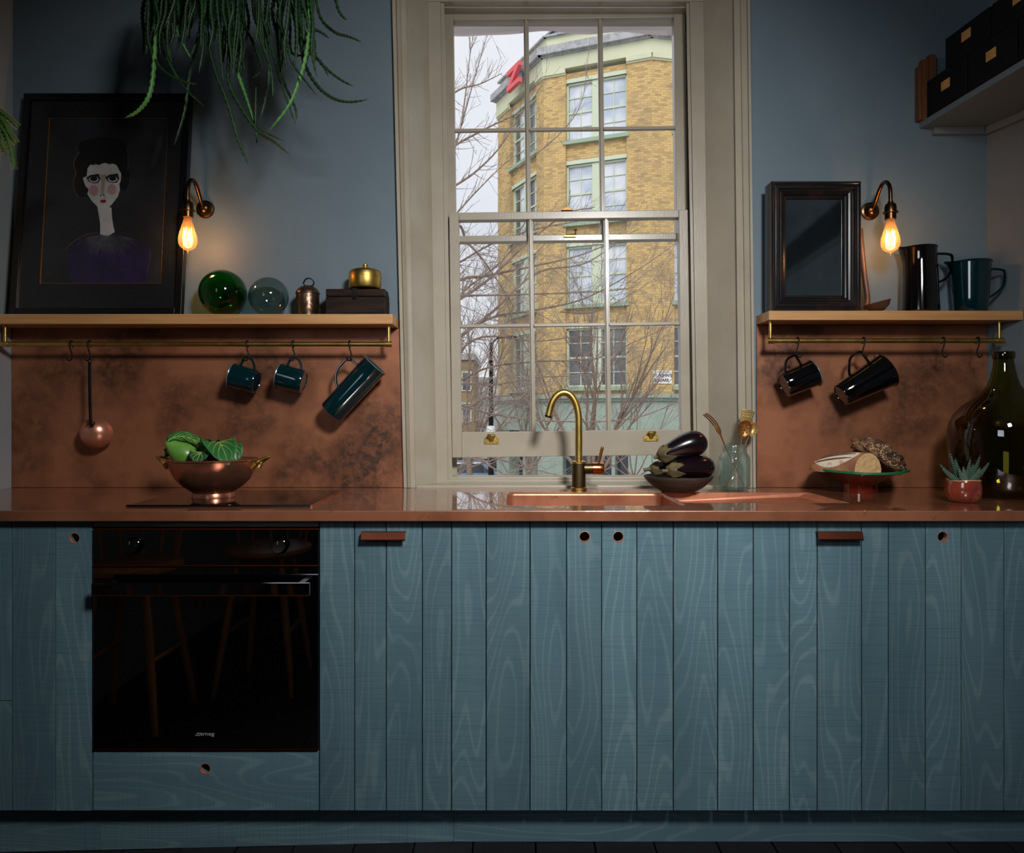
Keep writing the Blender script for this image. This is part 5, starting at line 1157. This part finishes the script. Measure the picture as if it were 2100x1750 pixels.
b.add(vs, [(j*n+i, j*n+(i+1)%n, (j+1)*n+(i+1)%n, (j+1)*n+i) for j in range(len(ts)-1) for i in range(n)]+[tuple((len(ts)-1)*n+i for i in range(n))])
b.add([v.copy() for v in vs[:n]], [tuple(range(n))]); b.build('crust', M_crust, br1, smooth=True, angle=50)
b = MB(); o_ = [loaf_sec(0, 2*math.pi*i/n) for i in range(n)]; cen = sum(o_, Vector())/n; nrm = -dn*.0015
b.add([cen+(p-cen)*.97+nrm for p in o_]+[cen+nrm*1.4], [(i,(i+1)%n,n) for i in range(n)]); b.build('cut_face', M_crumb, br1)
M_flour = mat('flour_dust', (206,192,172), .9, col2=(164,126,96), nscale=34, ndet=5, lo=.52, hi=.66)
b = MB()
def fl(u, v):
    t = .04+.9*u; a = R(78+(40+52*math.sin(math.pi*min(u*1.05,1))**.6)*v); q = loaf_sec(t, a); return q+(q-(Bc+dirn*t)).normalized()*.0008
b.grid(fl, 24, 14); b.build('flour_crust', M_flour, br1, smooth=True, angle=80)
M_score = mat('dark_score_line', (96,62,42), .8)
for a0, a1 in ((88,108),(108,128),(132,146)):
    b = MB(); pts = [loaf_sec(t, R(a0+(a1-a0)*t))+Vector((0,-.0006,.0008)) for t in (.12,.25,.4,.55,.7,.85)]; b.tube(pts, [.001,.0026,.003,.003,.0026,.001], 6); b.build('score', M_score, br1, smooth=True)
br2 = thing('bread_loaf', P(1800,940,2.42), 'rough seeded crusty loaf propped behind the floured loaf', 'bread')
M_seed = mat('seeded_rough_crust', (72,44,28), .75, col2=(136,98,64), nscale=24, ndet=6, lo=.42, hi=.6, bump=1.0, bscale=90, col3=(32,22,18), n3=14, lo3=.55, hi3=.62)
b = MB(); b.sphere((0,0,0), 1, 64, 40); Lc = P(1800,938,2.42); Q = Matrix.Rotation(R(30),3,'Y')
for v in b.v:
    f = 1+.18*mnoise.noise(v*3.1)+.16*mnoise.noise(v*8.3)+.10*mnoise.noise(v*19)
    w = Vector((v.x*.090*f, v.y*.045*f, max(v.z,-.35)*.048*f)); ww = Q @ w; v.x, v.y, v.z = (Lc+ww)
b.build('crust', M_seed, br2, smooth=True, angle=60)
M_char = mat('charred_crust', (24,16,14), .6, col2=(60,38,26), nscale=30, bump=.6, bscale=60)
for k in range(9):
    a = random.uniform(-1,1); q = Lc+Q @ Vector((a*.075, random.uniform(-.03,0), .043*math.sqrt(max(1-a*a,.1))))
    b = MB(); b.sphere(q, random.uniform(.007,.012), 10, 7, (1.2,.8,.7))
    for v in b.v: v += Vector((mnoise.noise(v*90), mnoise.noise(v*90+Vector((5,0,0))), mnoise.noise(v*90+Vector((0,7,0)))))*.004
    b.build('charred_lump', M_char, br2, smooth=True, angle=50)
b = MB()
for k in range(170):
    a, e_ = random.uniform(-1,1), random.uniform(-.2,1.3); q = Lc+Q @ Vector((a*.088*math.cos(e_*.6), -.046*math.cos(e_)*math.sqrt(1-a*a*.9), .05*math.sin(e_)*math.sqrt(1-a*a*.9)))
    dd = Vector((random.uniform(-1,1),random.uniform(-.3,.3),random.uniform(-1,1))).normalized()*.0035; b.tube([q-dd,q+dd], .0012, 4)
tag(b.build('seeds', mat('pale_seeds', (206,176,132), .7), br2), kind='stuff')

# succulent
c = on(1976, 2.114)
pt = thing('succulent_pot', c, 'small glazed reddish brown pot standing before the big bottle', 'plant pot')
b = MB(); b.lathe([(0,0),(.030,0),(.035,.003),(.043,.014),(.047,.030),(.0465,.045),(.0445,.058),(.0438,.0625),(.0425,.064),(.041,.062),(.041,.052),(0,.052)], 48, c)
for v in b.v:
    if v.z > c.z+.055: v.z += .0014*math.sin(3*math.atan2(v.y-c.y,v.x-c.x))
b.build('pot_body', mat('red_brown_glaze', (140,58,34), .18, coat=.8, crough=.06, col2=(104,42,44), nscale=9, ndet=5, lo=.42, hi=.6, col3=(170,90,56), n3=14), pt, smooth=True)
b = MB(); b.lathe([(.0428,.0622),(.0442,.0632),(.0435,.0652),(.0415,.0645)], 48, c)
for v in b.v: v.z += .0014*math.sin(3*math.atan2(v.y-c.y,v.x-c.x))
b.build('rim', mat('pale_glaze_rim', (196,160,116), .3), pt, smooth=True)
b = MB(); b.lathe([(0,.0545),(.041,.0535)], 24, c); b.build('soil', mat('dark_soil', (34,26,22), .95, bump=1, bscale=200), pt)
sc = thing('succulent', c+Vector((0,0,.054)), 'spiky dark green succulent with white bands in the reddish pot', 'plant')
M_suc = mat('succulent_green', (26,62,42), .45, col2=(18,48,34), nscale=30); M_bandw = mat('white_leaf_band', (176,192,174), .6)
o0 = c+Vector((0,-.004,.055))
lf = [(1925,950,-.5),(1930,958,-.8),(1946,924,-.2),(1958,937,.2),(1975,955,-.9),(1990,938,.2),(2011,932,-.2),(2030,946,-.5),(2011,958,-.9),(1981,962,.7),(1997,950,.6),(1950,955,.7),(1965,958,-1.2)]
for px, py, yo in lf:
    tip = P(px, py, 2.114+yo*.02); base = o0+Vector(((tip.x-o0.x)*.18, yo*.012, 0)); mid = base.lerp(tip,.5)+Vector(((tip.x-o0.x)*.10,0,-.004))
    pts = [bez(base,mid,tip,t/9) for t in range(10)]; rs = [.0072,.0084,.0084,.0078,.007,.006,.0048,.0036,.0022,.0005]
    b = MB(); b.tube(pts, rs, 8, flat=.55, up=(0,1,0)); l = b.build('leaf', M_suc, sc, smooth=True)
    b = MB()
    for k in range(1, 15):
        t = k/16; q = bez(base,mid,tip,t); r_ = rs[min(int(t*9),8)]*1.0; tt = (bez(base,mid,tip,t+.02)-q).normalized(); sd = tt.cross(Vector((0,1,0))).normalized()
        b.tube([q+sd*r_*.95*s+Vector((0,-r_*.62*(1-s*s*.8)-.0002,0))+tt*.001*(1-s*s) for s in (-.95,-.5,0,.5,.95)], .0004, 4)
    b.build('white_bands', M_bandw, l, smooth=True)

# demijohn
Yd = 2.28; c = on(2058, Yd); c.x = 1008*Yd/F
dj = thing('demijohn', c, 'huge dark olive glass demijohn bottle in the right corner', 'bottle')
b = MB(); b.lathe([(0,.010),(.08,.012),(.118,.004),(.130,.008),(.140,.03),(.1475,.08),(.152,.14),(.153,.19),(.149,.225),(.136,.255),(.112,.282),(.085,.302),(.062,.320),(.046,.342),(.037,.368),(.031,.395),(.0275,.420),(.0265,.432)], 72, c); b.build('bottle_body', M_demi, dj, smooth=True, angle=80)
b = MB(); b.lathe([(.0262,.426),(.0305,.428),(.0312,.435),(.0312,.444),(.0295,.449),(.024,.450),(.0225,.446),(.0225,.428)], 40, c); b.build('lip', M_demi, dj, smooth=True)

# ------------------------------------------------------------------ hanging plants
M_cact = mat('trailing_cactus_green', (24,62,24), .5, col2=(14,40,17), nscale=14); M_cactl = mat('young_cactus_green', (84,140,66), .45, col2=(60,118,54), nscale=10)
def strand(pts, m, parent, r=.0052, Y=2.12, yj=0):
    q = spline([P(a, c_, Y+yj*(i/len(pts))) for i, (a, c_) in enumerate(pts)], 9); n = len(q)
    rs = []
    for i in range(n):
        t = i/(n-1); rs.append(1.22*r*(1+.34*(1 if i % 2 == 0 else -.6))*(.75+.4*math.sin(math.pi*min(t*1.15,1)))*(1 if t < .9 else max(.15,(1-t)/.1)))
    b = MB(); b.tube(q, rs, 6, flat=.6); return b.build('stem', m, parent, smooth=True, angle=80)
def plant_pot(x, Y, z, label, lab2, py_=0):
    r = thing('plant_pot', (x,Y,z), label, 'plant pot')
    b = MB(); b.lathe([(0,0),(.085,0),(.095,.01),(.12,.14),(.125,.145),(.12,.15),(.11,.14),(.088,.02),(0,.02)], 36, (x,Y,z)); b.build('pot_body', M_blkm, r, smooth=True)
    b = MB()
    for k in range(3): a = R(90+120*k); b.tube([(x+.12*math.cos(a),Y+.12*math.sin(a),z+.145),(x,Y,ZR-.02)], .0015, 5)
    b.tube([(x,Y,ZR-.03),(x,Y,ZR)], .004, 6); b.build('hanger', M_iron, r); return r
YPl = 2.12; px_ = P(480,0,YPl).x; pz_ = 2.52
plant_pot(px_, YPl, pz_, 'black hanging pot above the trailing cactus', '')
hp = thing('trailing_cactus', (px_, YPl, pz_+.14), 'large trailing green cactus hanging in front of the wall above the portrait', 'plant')
ST = [
 ([(322,-60),(320,30),(317,120),(308,190),(285,226),(256,242)], 1, .0060), ([(345,-60),(335,40),(330,90),(348,130),(378,180),(423,222)], 0, .005),
 ([(415,-60),(410,70),(390,150),(378,230),(357,298)], 0, .005), ([(430,-60),(425,60),(440,140),(468,215),(490,290),(510,340)], 0, .006),
 ([(465,-60),(470,90),(470,170),(500,230),(535,275),(560,290),(594,317)], 0, .006), ([(500,-60),(480,80),(492,150),(512,220),(530,262),(584,290)], 0, .005),
 ([(630,-60),(634,40),(628,110),(612,170),(590,220),(552,268)], 2, .0058), ([(600,-60),(612,60),(625,130),(650,175),(680,200),(715,209),(756,204)], 0, .0055),
 ([(640,-60),(655,30),(685,65),(715,75),(742,86)], 0, .0048), ([(680,-40),(694,20),(711,41)], 0, .0045), ([(585,-60),(610,60),(650,120),(690,158),(725,177)], 0, .005),
 ([(310,-60),(304,40),(306,90),(330,140),(370,165),(405,173)], 0, .0048), ([(360,-60),(340,40),(345,100),(353,130)], 0, .005), ([(470,-60),(478,80),(488,150),(505,200),(520,248)], 2, .0058),
 ([(520,-60),(530,60),(555,140),(560,200)], 0, .005), ([(560,-60),(545,60),(552,140),(545,200),(532,250)], 0, .005), ([(575,-60),(570,80),(580,160),(605,220),(608,246)], 0, .0045),
 ([(400,-60),(412,30),(405,80),(390,118)], 0, .0045), ([(505,-60),(500,40),(520,90),(537,140),(515,162)], 0, .005), ([(590,-60),(595,50),(600,110),(652,108)], 0, .0045),
 ([(610,-60),(618,60),(650,62),(676,79)], 0, .005), ([(625,20),(640,100),(660,130),(674,157)], 0, .0042), ([(560,20),(590,90),(600,130),(650,196)], 0, .004),
 ([(540,40),(560,110),(580,180),(607,256)], 0, .0045), ([(525,180),(524,240),(527,298)], 0, .0035), ([(355,40),(370,80),(391,119)], 1, .004)]
ms = [M_cact, M_cact, M_cactl]
for k, (p, mi, r_) in enumerate(ST): strand(p, M_cactl if mi == 2 or (mi == 1) else M_cact, hp, r_, YPl+((k*37) % 11-5)*.014)
for k in range(96):
    x0 = random.choice((random.uniform(300,370), random.uniform(380,640), random.uniform(380,640))); l = random.uniform(60,170) if x0 > 370 else random.uniform(50,120)
    if 370 < x0 < 420: l *= .6
    s = (x0-480)/300; pts = [(x0,-60)]; x = x0
    for j in range(1,5): x += random.uniform(-10,10)+s*6; pts.append((x, -60+(60+l)*j/4))
    strand(pts, M_cact, hp, random.uniform(.004,.0062), YPl+random.uniform(-.11,.11))
Y2 = 2.0; x2 = -1.58; plant_pot(-1.585, Y2, 2.30, 'black hanging pot just outside the picture at the left wall', '')
lp_ = thing('trailing_cactus', (x2, Y2, 2.40), 'spiny green cactus stems poking in at the left picture edge', 'plant')
M_sp = mat('bristly_cactus_green', (72,112,44), .6, col2=(48,88,34), nscale=12)
for pts in ([(-90,170),(-30,205),(10,235),(39,262)], [(-90,180),(-40,205),(5,245),(22,275),(35,295)], [(-95,185),(-50,215),(-5,250),(12,320)], [(-100,190),(-50,220),(5,262),(22,300),(30,350)], [(-100,180),(-40,235),(0,280),(6,312)]):
    o = strand(pts, M_sp, lp_, .0072, Y2)
    b = MB(); q = spline([P(a, c_, Y2) for a, c_ in pts], 14)
    for i in range(4, len(q)-1):
        for s in (-1,1,0):
            t = (q[i+1]-q[i]).normalized(); sd = t.cross(Vector((0,1,0))).normalized()*s+Vector((0,-.9 if s == 0 else -.2,0)); b.tube([q[i]+sd*.005, q[i]+sd*.0105+t*.002], .0006, 4)
    tag(b.build('bristles', mat('pale_bristles', (170,160,90), .7) if 'pale_bristles' not in MATS else MATS['pale_bristles'], o), kind='stuff')

# ------------------------------------------------------------------ chairs behind, seen in the oven glass
M_ch_ = mat('golden_elm', (196,134,62), .4, col2=(170,110,48), nscale=4, stretch=(8,8,1))
def chair(feet, sc_, zs_, label):
    r = thing('wooden_chair', (sc_[0], sc_[1], 0), label, 'chair')
    b = MB(); b.lathe([(0,0),(.17,0),(.19,.012),(.19,.028),(.17,.034),(0,.028)], 32, (sc_[0], sc_[1], zs_)); b.build('seat', M_ch_, r, smooth=True)
    tops = []
    for fx, fy in feet:
        t = Vector((sc_[0]+(fx-sc_[0])*.55, sc_[1]+(fy-sc_[1])*.55, zs_+.005)); tops.append(t); f = Vector((fx,fy,zf(fx)+.001))
        b = MB(); b.tube([f, f.lerp(t,.35), f.lerp(t,.7), t], [.010,.015,.016,.011], 12); b.build('leg', M_ch_, r, smooth=True)
    for i, j in ((0,1),(2,3)):
        a = Vector((feet[i][0],feet[i][1],0)).lerp(tops[i],.42); c2 = Vector((feet[j][0],feet[j][1],0)).lerp(tops[j],.42); b = MB(); b.tube([a, a.lerp(c2,.5), c2], [.007,.010,.007], 10); b.build('stretcher', M_ch_, r, smooth=True)
    for k in range(6):
        a = R(200+28*k); p = Vector((sc_[0]+.16*math.cos(a), sc_[1]+.16*math.sin(a), zs_+.03)); b = MB(); b.tube([p, p+Vector((.05*math.cos(a),.05*math.sin(a),.36))], .006, 8); b.build('spindle', M_ch_, r, smooth=True)
    b = MB(); b.tube([Vector((sc_[0]+.21*math.cos(R(a)), sc_[1]+.21*math.sin(R(a)), zs_+.39)) for a in range(196,346,10)], .012, 10); b.build('top_rail', M_ch_, r, smooth=True)
chair([(-1.335,1.15),(-1.325,.83),(-1.63,1.2),(-1.66,.84)], (-1.50,1.0), .56, 'golden wooden spindle chair behind the camera, mirrored in the oven door glass, nearer')
chair([(-1.265,.79),(-1.235,.46),(-.93,.80),(-.95,.44)], (-1.09,.62), .56, 'golden wooden spindle chair behind the camera, mirrored in the oven door glass, farther')
